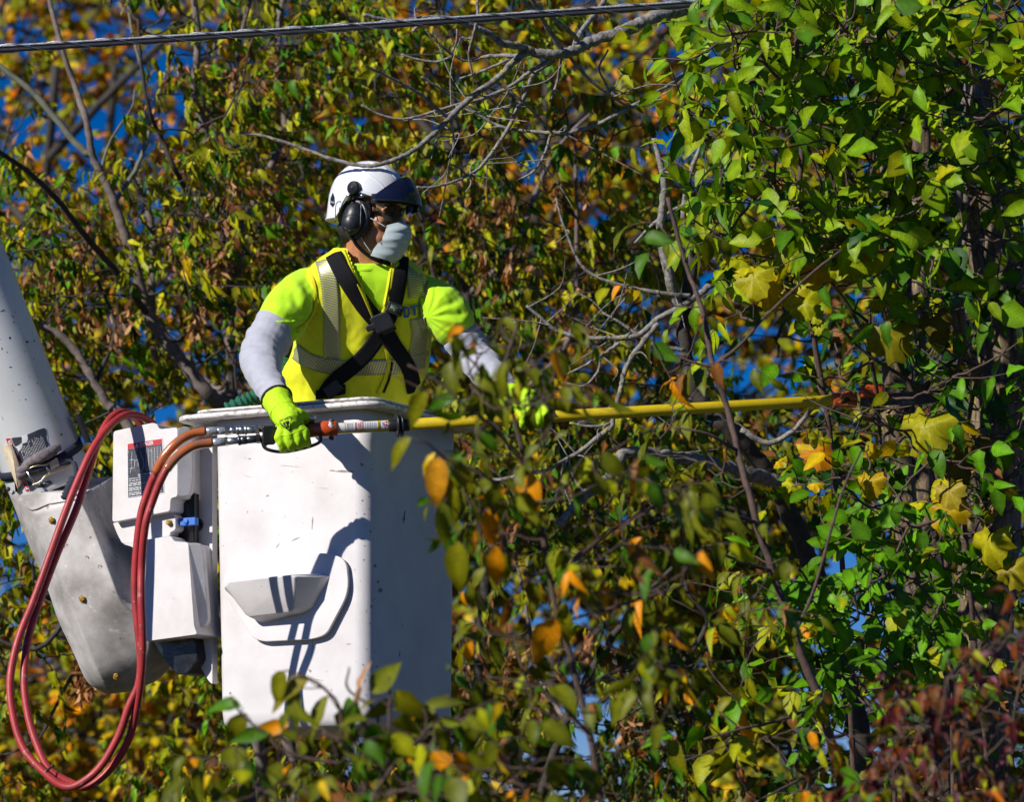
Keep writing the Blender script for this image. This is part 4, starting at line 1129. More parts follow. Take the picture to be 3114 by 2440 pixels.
# yellow knob and visor carrier
p = hd(1118, 611, .004); V, F = box(p, .017, .010, .015, [hf*.8-hu*.6, hr, hu*.8+hf*.6]); mesh('visor_mount', V, F, MT['muff'], hel, bevel=.005)
p = hd(1110, 606, .018); V, F = box(p, .0105, .006, .0105, [hf*.97-hu*.25, hr, hu*.97+hf*.25]); mesh('yellow_knob', V, F, MT['yellow_knob'], hel, bevel=.003)
# visor: a dark curved shield pushed up on the brow
pv = np.linspace(-1.12, 1.12, 41)
rg = []
for t in np.linspace(0, 1, 11):
    s = 1 - .26*t**2.0
    k = np.cos(pv/1.12*math.pi/2*.93)**1.25
    hgt = .036 + .018*np.cos(pv) + .086*t*(k*.93+.07)
    rg.append(H(.012 + .160*s*np.cos(pv), .132*(1-.12*t)*np.sin(pv), hgt))
rg = np.array(rg)
cen = H(0, 0, .09)
inn = rg + (cen-rg)/np.linalg.norm(cen-rg, axis=-1, keepdims=True)*.0028
V1, F1 = loft(rg, cap=False, closed=False); V2_, F2 = loft(inn, cap=False, closed=False)
e1, f1 = loft([rg[0], inn[0]], cap=False, closed=False); e2, f2 = loft([rg[-1], inn[-1]], cap=False, closed=False)
vis = mesh('visor', *join((V1, F1), (V2_, F2), (e1, f1), (e2, f2)), MT['visor'], hel)
V, F = tube(rg[0], .0028, 8); mesh('visor_edge', V, F, MT['muff'], vis)
rg2 = []
for t in np.linspace(0, 1, 5):
    rg2.append(H(.006+.137*np.cos(pv), .116*np.sin(pv), .028+.030*t+.02*np.cos(pv)))
V, F = loft(rg2, cap=False, closed=False); mesh('brow_band', V, F, MT['muff'], vis)
# chin strap
V, F = tube(spline([H(.0, .098, -.06), H(.01, .078, -.092), H(.035, .055, -.118), H(.065, .03, -.136), H(.08, 0, -.140), H(.065, -.03, -.136), H(.01, -.075, -.09)], 6), .006, 8); mesh('chin_strap', V, F, MT['black_web'], worker)
V, F = tube(spline([H(.045, .088, .045), H(.052, .080, .01), H(.040, .078, -.03)], 6), .008, 8); mesh('chin_strap', V, F, MT['black_web'], worker)
# safety glasses
ga = np.linspace(-1.15, 1.15, 25)
rg = [H(.030+.088*np.cos(ga), .076*np.sin(ga), .040-.052*t - .006*np.cos(ga*2.2)*t) for t in np.linspace(0, 1, 6)]
rg = np.array(rg); inn = rg + (H(0, 0, .01)-rg)/np.linalg.norm(H(0, 0, .01)-rg, axis=-1, keepdims=True)*.002
V1, F1 = loft(rg, cap=False, closed=False); V2_, F2 = loft(inn[::-1], cap=False, closed=False)
gl = mesh('safety_glasses', *join((V1, F1), (V2_, F2), loft([rg[0], inn[0]], False, False), loft([rg[-1], inn[-1]], False, False)), MT['lens'], worker)
for s in (1, -1):
    V, F = box(H(.035, .080*s, .018), .038, .0018, .006, HA); mesh('temple_arm', V, F, MT['lens'], gl)
V, F = tube(rg[0], .0018, 6); mesh('brow_bar', V, F, MT['lens'], gl)
# mask
S_ = np.linspace(-1, 1, 31); rg = []
for j in range(29):
    v = j/28
    pro = np.interp(v, [0, .12, .35, .6, .85, 1], [.130, .149, .153, .145, .128, .108])
    edge = np.interp(v, [0, .28, .36, .5, .6, .8, 1], [.106, .099, .094, .094, .076, .060, .052])
    pl = .0048*((v*4.2) % 1.0) if .12 < v < .9 else .001
    f = edge + (pro-edge)*np.cos(S_*1.48)**1.0 + pl*(1-np.abs(S_)**3)
    r = np.interp(v, [0, .4, 1], [.060, .063, .058])*np.sin(S_*1.2)/math.sin(1.2)
    u = -.012 - .128*v - .012*np.abs(S_)*(1-2*v)*1.2 + .010*(1-np.abs(S_))*(1-v)
    rg.append(H(f, r, u))
rg = np.array(rg); inn = rg + (H(0, 0, -.05)-rg)*.018
V, F = join(loft(rg, False, False), loft(inn[::-1], False, False))
mk = mesh('face_mask', V, F, MT['mask'], worker)
for s in (0, -1):
    sg = -1 if s == 0 else 1
    for a, b in ((rg[2][s], H(.015, .088*sg, .012)), (rg[-3][s], H(.012, .092*sg, -.045))):
        V, F = tube(spline([a, (a+b)/2+hr*sg*.004, b], 4), .0014, 6); mesh('ear_loop', V, F, MT['mask'], mk)

# ---- gloves
def glove(wr, palm, knk, fing, thumb, name, lab_=None):
    parts = [capsule([wr, (wr+palm)/2, palm], [.041, .044, .043], 16)]
    km = np.mean(knk, axis=0)
    for k in knk: parts.append(capsule([palm*.75+wr*.25, (palm+k)/2, k], [.024, .022, .0155], 12))
    for k, f in zip(knk, fing): parts.append(capsule([k]+list(f), [.0155]+[.0140]*(len(f)-1)+[.0125], 12))
    parts.append(capsule(thumb, [.022, .016, .014, .012], 12))
    V, F, Nn = remesh(parts, .0028, 4)
    w = np.array([.0016*mnoise.noise(Vector(v)*70) for v in V])
    g = mesh(name, V + Nn*w[:, None], F, MT['glove'], worker)
    return g
wr = W(846, 1228, 10.510); pm = W(880, 1280, 10.427)
kx = [838+14, 876, 902, 926]
kn_ = [W(848, 1330, 10.413), W(876, 1327, 10.405), W(903, 1321, 10.407), W(927, 1314, 10.415)]
fg = [[W(858, 1352, 10.415), W(862, 1366, 10.440), W(862, 1352, 10.480)], [W(884, 1350, 10.409), W(888, 1362, 10.435), W(888, 1348, 10.480)],
      [W(909, 1344, 10.411), W(912, 1357, 10.437), W(912, 1342, 10.480)], [W(931, 1336, 10.419), W(934, 1348, 10.443), W(932, 1335, 10.480)]]
gR = glove(wr, pm, kn_, fg, [W(905, 1262, 10.435), W(928, 1268, 10.455), W(935, 1290, 10.490), W(930, 1308, 10.510)], 'glove')
PDl = PD(1625)
wr2 = W(1558, 1212, 10.765); pm2 = W(1606, 1222, PDl+.035)
kx = [1588, 1612, 1636, 1660]
kn2 = [W(x, PY(x)-24, PDl+.002) for x in kx]
fg2 = [[W(x+3, PY(x)-4, PDl-.030), W(x+4, PY(x)+15, PDl-.027), W(x+2, PY(x)+23, PDl+.0), W(x, PY(x)+15, PDl+.026)] for x in kx]
gL = glove(wr2, pm2, kn2, fg2, [W(1572, 1225, PDl+.03), W(1574, 1240, PDl+.02), W(1585, 1262, PDl+.012), W(1600, 1275, PDl+.004)], 'glove')
# gathered cuffs with a black binding
def cuff(c0, c1, r0, r1, g):
    ax_ = c1-c0; L = np.linalg.norm(ax_)
    prof = [(0, r0), (L*.2, r0*.99), (L*.4, r0*.92), (L*.52, r0*.86), (L*.62, r0*.89), (L*.72, r0*.84), (L*.84, r1), (L, r1*1.02)]
    V, F = lathe(c0, ax_, prof, 28)
    V = V + np.array([mnoise.noise_vector(Vector(v)*55) for v in V])*.004
    mesh('cuff', V, F, MT['glove'], g)
    a = ax_/L; n1 = np.cross(a, FW); n1 /= np.linalg.norm(n1); n2 = np.cross(a, n1)
    V, F = tube(np.array([c0 + (n1*math.cos(t)+n2*math.sin(t))*r0*1.01 for t in np.linspace(0, 2*math.pi, 29)]), .0045, 8, cap=False); mesh('cuff_binding', V, F, MT['glove_black'], g)
cuff(W(841, 1213, 10.53), W(866, 1262, 10.462), .047, .046, gR)
cuff(W(1548, 1204, 10.785), W(1592, 1222, PDl+.05), .043, .043, gL)
bvg = bvh_obj(gR)
def gdz(s): return (650+s[0]/2.627, 750+s[1]/2.627)
out = [gdz(p) for p in ((527, 1412), (622, 1368), (612, 1478), (578, 1462), (545, 1438))]
outer = [gdz(p) for p in ((525, 1408), (625, 1362), (620, 1420), (608, 1482), (572, 1452), (545, 1430))]
V, F = poly_decal(bvg, outer, .0008); em = mesh('shield_emblem', V, F, MT['black_print'], gR)
inner = [gdz(p) for p in ((540, 1413), (616, 1378), (611, 1420), (602, 1464), (575, 1442), (554, 1426))]
V, F = poly_decal(bvg, inner, .0014); mesh('emblem_field', V, F, MT['glove'], em)
for q in ([(552, 1412), (566, 1405), (592, 1446), (584, 1448)], [(566, 1405), (598, 1392), (602, 1402), (578, 1412)], [(578, 1412), (604, 1402), (600, 1450), (590, 1440)]):
    V, F = poly_decal(bvg, [gdz(p) for p in q], .0020, 2); mesh('emblem_stroke', V, F, MT['black_print'], em)
V, F = text_decal(bvg, 'WEST CHESTER', [gdz(p) for p in ((522, 1392), (614, 1352), (618, 1362), (526, 1403))], .0012); mesh('lettering', V, F, MT['black_print'], em)
seam = spline(np.array([gdz(p) for p in ((500, 1500), (560, 1512), (640, 1490), (735, 1448))]), 6)
V, F = tube(np.array([drop(bvg, *p, .0) for p in seam]), .0012, 6); mesh('knuckle_seam', V, F, MT['glove'], gR)
# ------------------------------------------------------------------ trees, vines and shrubs
def bark(name, c1, c2, scale=30, bump=.5, lichen=None, lamt=.58, lscale=40, stretch=(1, 1, 1), c3=None):
    return mat(name, c1, c2, scale, .35, .65, rough=.85, bump=bump, bscale=90, specks=lichen, speck_amt=lamt, speck_scale=lscale, stretch=stretch)
MT['bark_grey'] = bark('smooth grey bark', (.21, .165, .145), (.11, .085, .072), 22)
MT['bark_dark'] = bark('dark twig bark', (.055, .045, .038), (.03, .025, .02), 30)
MT['bark_lichen'] = bark('lichen crusted bark', (.31, .30, .295), (.11, .095, .085), 55, 1, (.36, .29, .06), .62, 45)
MT['bark_rough'] = bark('furrowed brown bark', (.25, .175, .115), (.035, .026, .018), 16, 1, (.32, .25, .05), .60, 24, (3, 3, .7))
MT['bark_brown'] = bark('reddish brown stem', (.11, .065, .05), (.06, .038, .03), 40, .4)
MT['bark_green'] = bark('pale green young stem', (.20, .21, .15), (.13, .13, .10), 25, .3)

m = bpy.data.materials.new('leaf'); m.use_nodes = True
nt = m.node_tree; b = nt.nodes['Principled BSDF']; outn = nt.nodes['Material Output']
at = N(nt, 'ShaderNodeAttribute', attribute_name='col')
tc = N(nt, 'ShaderNodeTexCoord'); ge = N(nt, 'ShaderNodeNewGeometry')
nf = noise_n(nt, ge.outputs['Position'], 55, 3)
hsv = N(nt, 'ShaderNodeHueSaturation')
nt.links.new(ramp(nt, nf, .3, .75, (.84,)*3+(1,), (1.25,)*3+(1,)), hsv.inputs['Value'])
nt.links.new(at.outputs['Color'], hsv.inputs['Color'])
br = ramp(nt, noise_n(nt, ge.outputs['Position'], 38, 4), .66, .70)
v1_ = N(nt, 'ShaderNodeMath', operation='MULTIPLY'); v1_.inputs[1].default_value = 9.0; nt.links.new(at.outputs['Alpha'], v1_.inputs[0])
v2_ = N(nt, 'ShaderNodeMath', operation='PINGPONG'); v2_.inputs[1].default_value = .5; nt.links.new(v1_.outputs[0], v2_.inputs[0])
vein = ramp(nt, v2_.outputs[0], .02, .13, (1.35, 1.30, 1.2, 1), (1, 1, 1, 1))
vm = N(nt, 'ShaderNodeMix', data_type='RGBA', blend_type='MULTIPLY'); vm.inputs[0].default_value = 1
nt.links.new(hsv.outputs[0], vm.inputs[6]); nt.links.new(vein, vm.inputs[7])
lc = mixc(nt, br, vm.outputs[2], (.10, .05, .018))
nt.links.new(lc, b.inputs['Base Color'])
b.inputs['Roughness'].default_value = .46
b.inputs['Specular IOR Level'].default_value = .16
tr = N(nt, 'ShaderNodeBsdfTranslucent')
tm = N(nt, 'ShaderNodeMix', data_type='RGBA', blend_type='MULTIPLY'); tm.inputs[0].default_value = 1
nt.links.new(lc, tm.inputs[6]); tm.inputs[7].default_value = (1.6, 1.45, .3, 1)
nt.links.new(tm.outputs[2], tr.inputs['Color'])
mx = N(nt, 'ShaderNodeMixShader'); mx.inputs[0].default_value = .27
nt.links.new(b.outputs[0], mx.inputs[1]); nt.links.new(tr.outputs[0], mx.inputs[2])
nt.links.new(mx.outputs[0], outn.inputs['Surface'])
MT['leaf'] = m

def blade(ts, hw, fold=.25, curl=.3, twist=0, teeth=None):
    """leaf blade of unit length along +y: left edge, midrib, right edge"""
    V, c = [], []
    for i, t in enumerate(ts):
        w = hw[i]; z = -curl*t*t
        if w == 0: V.append((0, t, z)); c.append(1.0); continue
        j = 0 if teeth is None else teeth*(1 if i % 2 else -1)
        a = twist*t
        V += [(-w*math.cos(a), t+j, z+w*fold-w*math.sin(a)), (0, t, z), (w*math.cos(a), t+j*.7, z+w*fold+w*math.sin(a))]
        c += [.84, 1.42, .92]
    F3, F4, n = [], [], 0
    idx = []
    for w in hw:
        k = 1 if w == 0 else 3; idx.append(list(range(n, n+k))); n += k
    for A, B in zip(idx[:-1], idx[1:]):
        if len(A) == 1 and len(B) == 3: F3 += [(A[0], B[1], B[0]), (A[0], B[2], B[1])]
        elif len(A) == 3 and len(B) == 1: F3 += [(A[0], A[1], B[0]), (A[1], A[2], B[0])]
        else: F4 += [(A[0], A[1], B[1], B[0]), (A[1], A[2], B[2], B[1])]
    # quads to triangles so that every template is one array
    F = F3 + [(q[0], q[1], q[2]) for q in F4] + [(q[0], q[2], q[3]) for q in F4]
    return np.array(V, float), np.array(F), np.array(c)

def palm(n=26, seed=1, curl=.25):
    r0 = random.Random(seed); V = [(0, 0, 0)]; c = [1.2]
    rad = []
    for i in range(n):
        a = -math.pi*.98 + 2*math.pi*.98*i/(n-1)      # angle from the tip direction
        lobes = .62 + .30*abs(math.cos(a*1.5))**.7
        if abs(a) > 2.6: lobes *= .65
        rad.append(lobes*(1+.10*(1 if i % 2 else -1)) * r0.uniform(.93, 1.05))
    for k in (.5, 1.0):
        for i in range(n):
            a = -math.pi*.98 + 2*math.pi*.98*i/(n-1); r = rad[i]*.58*k
            x, y = r*math.sin(a), .42*k*0 + r*math.cos(a)
            z = -curl*(k**2)*(.35+.5*math.cos(a*2.5)**2) + .05*math.sin(a*5)*k
            V.append((x, y, z*.5)); c.append(1.12 if k == .5 else .95)
    V = np.array(V); V[:, 1] += .42; F = []
    for i in range(n-1):
        F.append((0, 1+i, 2+i)); F += [(1+i, 1+n+i, 2+n+i), (1+i, 2+n+i, 2+i)]
    return V, np.array(F), np.array(c)

def vary(n, ts, hw, fold, curl, twist, teeth, seed):
    """n slightly different blades of one kind: bent, waved and torn a little each its own way"""
    out = []; r0 = random.Random(seed)
    for i in range(n):
        h = [w*r0.uniform(.86, 1.14) for w in hw]
        V, F, c = blade(ts, h, fold*r0.uniform(.5, 1.5), curl*r0.uniform(.3, 1.6), twist+r0.uniform(-.35, .35), teeth)
        ph_ = r0.uniform(0, 6)
        V[:, 2] += .035*np.sin(V[:, 1]*9+ph_)*np.sign(V[:, 0])*np.minimum(np.abs(V[:, 0])*6, 1)
        V[:, 0] += .06*r0.uniform(-1, 1)*np.sin(V[:, 1]*3.1)
        out.append((V, F, c))
    return out
TS = [0, .10, .28, .48, .68, .85, 1]
TMPL = {}
for nm, ts, hw, fo, cu, tw, te, n in (
    ('ovate', TS, [0, .15, .27, .27, .19, .085, 0], .30, .30, 0, None, 4),
    ('ovate_flat', TS, [0, .18, .31, .31, .22, .10, 0], .18, .14, .1, None, 4),
    ('round', TS, [0, .22, .37, .37, .28, .13, 0], .20, .16, -.1, None, 3),
    ('lance', TS, [0, .09, .17, .18, .135, .06, 0], .45, .45, .3, None, 3),
    ('droop', TS, [0, .12, .21, .215, .15, .065, 0], .40, .60, .3, None, 4),
    ('leaflet', TS, [0, .13, .26, .18, .20, .07, 0], .28, .40, .3, .045, 4),
    ('leaflet_b', TS, [0, .10, .17, .25, .12, .09, 0], .38, .55, -.4, .05, 3),
    ('dry', [0, .2, .45, .7, 1], [0, .16, .20, .13, 0], .95, .75, .9, None, 3),
    ('samara', [0, .25, .6, .9, 1], [0, .07, .17, .14, 0], .2, .25, .2, None, 2)):
    for i, t in enumerate(vary(n, ts, hw, fo, cu, tw, te, len(nm)*7+n)): TMPL[nm+str(i)] = t
KINDS_ = {k: [q for q in TMPL if q[:-1] == k] for k in {q[:-1] for q in TMPL}}
for i in range(3): TMPL['grape'+str(i)] = palm(26, 1+i, (.35, .6, .85)[i])
KINDS_['grape'] = ['grape0', 'grape1', 'grape2']; KINDS_['grape_b'] = ['grape1', 'grape2']
def lum(c, k): return tuple(x*k for x in c)
YG = (.25, .265, .004); OL = (.155, .155, .004); GR = (.055, .145, .006); BG = (.095, .25, .005); DG = (.016, .060, .010)
YE = (.46, .31, .004); OR = (.56, .215, .003); DO = (.44, .115, .003); BR = (.19, .075, .022); TAN = (.40, .21, .10); MA = (.10, .018, .022); PU = (.17, .065, .10); RU = (.24, .055, .008); LY = (.40, .37, .008)

def VEIN(t, V):
    if t.startswith('grape'): return np.arctan2(V[:, 0], V[:, 1]-.42)/math.pi*.42 + .5
    return V[:, 1] - .9*np.abs(V[:, 0]) + .3
_leafmesh = {}
def leaf_mesh(t, c):
    k = (t, c)
    if k not in _leafmesh:
        V, F, cm = TMPL[t]
        me = bpy.data.meshes.new('leaf'); fill_mesh(me, V, F)
        a = me.color_attributes.new('col', 'FLOAT_COLOR', 'POINT')
        cc = np.ones((len(V), 4), np.float32); cc[:, :3] = np.array(c)[None]*cm[:, None]; cc[:, 3] = VEIN(t, V)
        a.data.foreach_set('color', cc.ravel())
        me.polygons.foreach_set('use_smooth', np.ones(len(F), bool))
        me.materials.append(MT['leaf'])
        _leafmesh[k] = me
    return _leafmesh[k]

def unit(v): return v/(np.linalg.norm(v, axis=-1, keepdims=True)+1e-12)

# leaves thinned along pole, saw head and worker; first zone added to let sunlight through
CLEAR = [([(2250, 900), (2640, 880), (2700, 1120), (2360, 1165)], 10.8, .5), ([(2340, 1120), (2740, 1090), (2740, 1300), (2340, 1320)], 10.95, .16), ([(1230, 1225), (2380, 1180), (2380, 1275), (1230, 1320)], 10.7, .45),
         ([(900, 700), (1330, 700), (1330, 1190), (900, 1190)], 11.5, .0)]

class Plant:
    def __init__(s, name, label, cat, base, group=None, lf='leaf', nind=300, twm='bark_dark'):
        s.root = thing(name, label, cat, np.array([base[0], base[1], 0.0]), group)
        s.leaves = []; s.tw = []; s.skel = []; s.nind = nind; s.twm = twm; s.rg = np.random.default_rng(abs(hash(label)) % 1000 if False else sum(map(ord, label)))
    def stem(s, name, pts, r0, r1, m, ground=False, sides=8, rough=0, n=6, sk=True):
        P = PTS(*pts) if len(pts[0]) == 3 and not isinstance(pts, np.ndarray) else np.asarray(pts)
        if ground:
            g = P[0].copy(); g[2] = -.05; g[0] += s.rg.normal()*.05
            mid = (P[0]*.6+g*.4); P = np.concatenate([[g], [mid], P])
        P = spline(P, n)
        r = np.linspace(r0, r1, len(P))
        if rough == 0 and len(P) > 4:
            P[1:-1] += s.rg.normal(0, .10, (len(P)-2, 3))*r[1:-1, None]
            r = r*(1+.05*s.rg.normal(size=len(P)))
        V, F = tube(P, r, sides)
        if rough:
            nv = np.array([mnoise.noise(Vector((v[0]*28, v[1]*28, v[2]*7))) + .6*mnoise.noise(Vector((v[0]*60, v[1]*60, v[2]*18))) for v in V])
            k = np.minimum(np.arange(len(V))//sides, len(P)-1)
            V = V + unit(V-P[k])*(nv*rough)[:, None]
        mesh(name, V, F, MT[m], s.root)
        if sk: s.skel += list(P[2:])
        return P
    def twig(s, p0, d, L, nl, size, tm, pal, droop=.3, r=.0025, ldroop=.4, spread=.9, start=.2, face=.5, jit=.35):
        rg = s.rg; d = unit(np.asarray(d, float))
        t = np.linspace(0, 1, 5)[:, None]
        side = unit(np.cross(d, rg.normal(size=3)))
        P = p0 + d*L*t + np.array([0, 0, -1.])*droop*L*t**2 + side*L*.12*np.sin(t*3.1)
        s.tw.append(tube(P, np.linspace(r, r*.5, 5), 5, cap=False))
        tan = unit(P[-1]-P[-2])
        for k in range(nl):
            f = start + (1-start)*(k+.5*rg.random())/max(nl-1, 1); f = min(f, 1)
            q = p0 + d*L*f + np.array([0, 0, -1.])*droop*L*f*f + side*L*.12*math.sin(f*3.1)
            sd = unit(np.cross(tan, rg.normal(size=3)))
            ld = unit(tan*(.55 if k < nl-1 else 1.2) + sd*spread + np.array([0, 0, -1.])*ldroop + rg.normal(size=3)*.2)
            nr = unit(rg.normal(size=3)*jit*1.6 + SUNV*face + np.array([0, 0, .5]) - FW*.25)
            s.leaf(q, ld, nr, size*rg.uniform(.55, 1.22), tm[rg.integers(len(tm))], pal)
        return P
    def leaf(s, q, d, n, size, t, pal):
        c = pal[s.rg.choice(len(pal), p=s.wt(pal))] if isinstance(pal[0], tuple) and len(pal[0]) == 2 else pal
        c = c[0] if len(c) == 2 else c
        kk = KINDS_[t]; s.leaves.append((q, d, n, size, kk[s.rg.integers(len(kk))], c))
    _w = {}
    def wt(s, pal):
        k = id(pal)
        if k not in Plant._w:
            w = np.array([p[1] for p in pal], float); Plant._w[k] = (pal, w/w.sum())
        return Plant._w[k][1]
    def link(s, p, r=.004, maxd=3.0):
        """a thin branch from the nearest wood to p; becomes wood that later twigs may grow from"""
        S = np.array(s.skel); dd = ((S-p)**2).sum(1) + 2.0*np.maximum(S[:, 2]-p[2]+.05, 0)**2
        q = S[dd.argmin()]; L = np.linalg.norm(p-q)
        if L > maxd or L < .02: return unit(p-q) if L > .02 else np.array([0, 0, 1.])
        mid = (p+q)/2 + s.rg.normal(size=3)*L*.08 - np.array([0, 0, L*.06])
        P = spline([q, mid, p], 4)
        P[1:-1] += s.rg.normal(size=(len(P)-2, 3))*L*.012
        s.tw.append(tube(P, np.linspace(r*(1+min(L, 1.5)), r*.7, len(P)), 5, cap=False))
        s.skel += list(P[2::3])
        return unit(P[-1]-P[-3])
    def finish(s):
        if s.tw:
            V, F = join(*s.tw)
            mesh('twigs', V, F, MT[s.twm], s.root, kind='stuff')
        if not s.leaves: return
        Q = np.array([l[0] for l in s.leaves]); px, py, d = pix(Q)
        keep = np.ones(len(Q), bool); rnd = s.rg.random(len(Q))
        for poly, dz, frac in CLEAR: keep &= ~(inpoly(px, py, poly) & (d < dz) & (rnd > frac))
        s.leaves = [l for l, k in zip(s.leaves, keep) if k]
        Q = np.array([l[0] for l in s.leaves]); D = unit(np.array([l[1] for l in s.leaves])); Nr = np.array([l[2] for l in s.leaves])
        S = np.array([l[3] for l in s.leaves])
        Nr = Nr - D*(Nr*D).sum(1, keepdims=True); Nr = unit(Nr); X = np.cross(D, Nr)
        R = np.stack([X, D, Nr], -1)*S[:, None, None]
        px, py, d = pix(Q)
        inf = (px > -40) & (px < 3154) & (py > -40) & (py < 2480)
        score = np.where(inf, S/d - 1e-4*d*S, -1)
        order = np.argsort(-score)
        ind = set(order[:s.nind].tolist()) if s.nind else set()
        ind = {i for i in ind if score[i] > 0}
        o0 = ORG[s.root.name]
        for i in sorted(ind):
            t, c = s.leaves[i][4:]
            o = bpy.data.objects.new('leaf', leaf_mesh(t, c)); COL.objects.link(o)
            o.parent = s.root
            M = Matrix.Identity(4)
            for a in range(3):
                for b_ in range(3): M[a][b_] = R[i][a, b_]
                M[a][3] = Q[i][a]-o0[a]
            o.matrix_local = M
        rest = [i for i in range(len(Q)) if i not in ind]
        if rest:
            Vs, Fs, Cs, n = [], [], [], 0
            rest = np.array(rest); tn = np.array([s.leaves[i][4] for i in rest])
            for t in sorted(set(tn)):
                ii = rest[tn == t]; V, F, cm = TMPL[t]
                W_ = np.einsum('nij,vj->nvi', R[ii], V) + Q[ii][:, None]
                cl = np.array([s.leaves[i][5] for i in ii])
                cl = cl*s.rg.uniform(.8, 1.2, (len(ii), 1))*s.rg.uniform(.93, 1.07, (len(ii), 3))
                Cs.append(np.concatenate([(cl[:, None]*cm[None, :, None]).reshape(-1, 3), np.tile(VEIN(t, V), len(ii))[:, None]], 1))
                Fs.append((F[None] + (np.arange(len(ii))*len(V))[:, None, None] + n).reshape(-1, 3))
                Vs.append(W_.reshape(-1, 3)); n += len(ii)*len(V)
            mesh('foliage', np.concatenate(Vs), [np.concatenate(Fs)], MT['leaf'], s.root, kind='stuff', col=np.concatenate(Cs))

def scatter(rg, poly, n, d0, d1, gap=None, gthr=0.0, gs=2.0, seed=0):
    """n points inside an outline measured in the photograph, spread over depths d0..d1, thinned by clumps"""
    P = np.array(poly, float); lo, hi = P.min(0), P.max(0); out = []
    while len(out) < n:
        m = max(64, (n-len(out))*3)
        x = rg.uniform(lo[0], hi[0], m); y = rg.uniform(lo[1], hi[1], m); d = rg.uniform(d0, d1, m)
        k = inpoly(x, y, P); x, y, d = x[k], y[k], d[k]
        for a, b_, c in zip(x, y, d):
            p = W(a, b_, c)
            if mnoise.noise(Vector((p[0]*gs+seed, p[1]*gs*.5, p[2]*gs))) > gthr: out.append((a, b_, c))
            if len(out) >= n: break
    return np.array(out)

def fill(pl, poly, n, d0, d1, L, nl, size, tm, pal, gthr=-.1, gs=1.6, seed=0, droop=.3, ldroop=.5, r=.0025, lr=.004, up=.3, face=.5, jit=.35, maxd=3, spread=.9):
    pts = scatter(pl.rg, poly, n, d0, d1, None, gthr, gs, seed)
    Q = W(pts[:, 0], pts[:, 1], pts[:, 2])
    S = np.array(pl.skel)
    near = np.array([((S-q)**2).sum(1).min() for q in Q])
    for q in Q[np.argsort(near)]:
        dr = pl.link(q, lr, maxd)
        pl.twig(q, dr + pl.rg.normal(size=3)*.45 + np.array([0, 0, up]), L*pl.rg.uniform(.6, 1.3), int(pl.rg.integers(nl[0], nl[1]+1)), size, tm, pal, droop, r, ldroop, spread, .15, face, jit)

FR = [(-120, -120), (3234, -120), (3234, 2560), (-120, 2560)]
# ---- far autumn maples, out of focus behind everything
far_pal = {'orange': [(OR, 3), (YE, 4), (DO, .8), (YG, 4), (OL, 3), (BR, 1)], 'yellow': [(YE, 4), (YG, 4), (OR, 2), (OL, 2), (BR, 1)], 'olive': [(OL, 4), (YG, 4), (YE, 2), (BR, 2), (GR, 1)], 'mixed': [(YG, 4), (OR, 2), (YE, 3), (OL, 3), (BR, 1)]}
for x, d, key, poly, n, lab in (
    (330, 27, 'orange', [(-200, -200), (900, -200), (950, 1300), (800, 2600), (-200, 2600)], 600, 'orange maple far behind the boom arm, blurred'),
    (1150, 30, 'orange', [(700, -200), (1750, -200), (1700, 1500), (800, 1500)], 760, 'orange and yellow maple far behind the white helmet, blurred'),
    (1900, 28, 'yellow', [(1500, -200), (2500, -200), (2600, 1500), (1400, 1500)], 560, 'yellow green maple far behind the bare lichen branches, blurred'),
    (1650, 25, 'olive', [(500, 1350), (2300, 1350), (2400, 2600), (500, 2600)], 1150, 'low olive maple far behind the lower right of the bucket'),
    (150, 23, 'mixed', [(-250, 1750), (800, 1850), (900, 2650), (-250, 2650)], 420, 'low yellow and olive maple far behind the hanging hose loop'),
    (2750, 26, 'olive', [(2300, -200), (3300, -200), (3300, 2600), (2300, 2600)], 700, 'olive maple far behind the vine covered trunks')):
    pl = Plant('maple_tree', lab, 'tree', W(x, 2700, d), 'distant autumn maples', nind=0)
    tb = W(x, 2300, d); H_ = 7.5
    pl.stem('trunk', [(x, 2500, d), (x+40, 1800, d), (x-30, 1000, d+.4), (x+20, 200, d)], .085, .03, 'bark_dark', True)
    for k in range(7):
        y = 2100-270*k; sx = (-1)**k
        pl.stem('branch', [(x, y, d), (x+sx*180, y-190, d+pl.rg.uniform(-.8, .8)), (x+sx*420, y-420, d+pl.rg.uniform(-1.5, 1.5)), (x+sx*640, y-560, d+pl.rg.uniform(-2, 2))], .034, .012, 'bark_dark')
    fill(pl, poly, int(n*1.6), d-2.5, d+2.5, .5, (9, 14), .105, ['ovate_flat', 'grape', 'round'], far_pal[key], gthr=-.02, gs=.95, seed=x, r=.006, lr=.012, maxd=4)
    pl.finish()

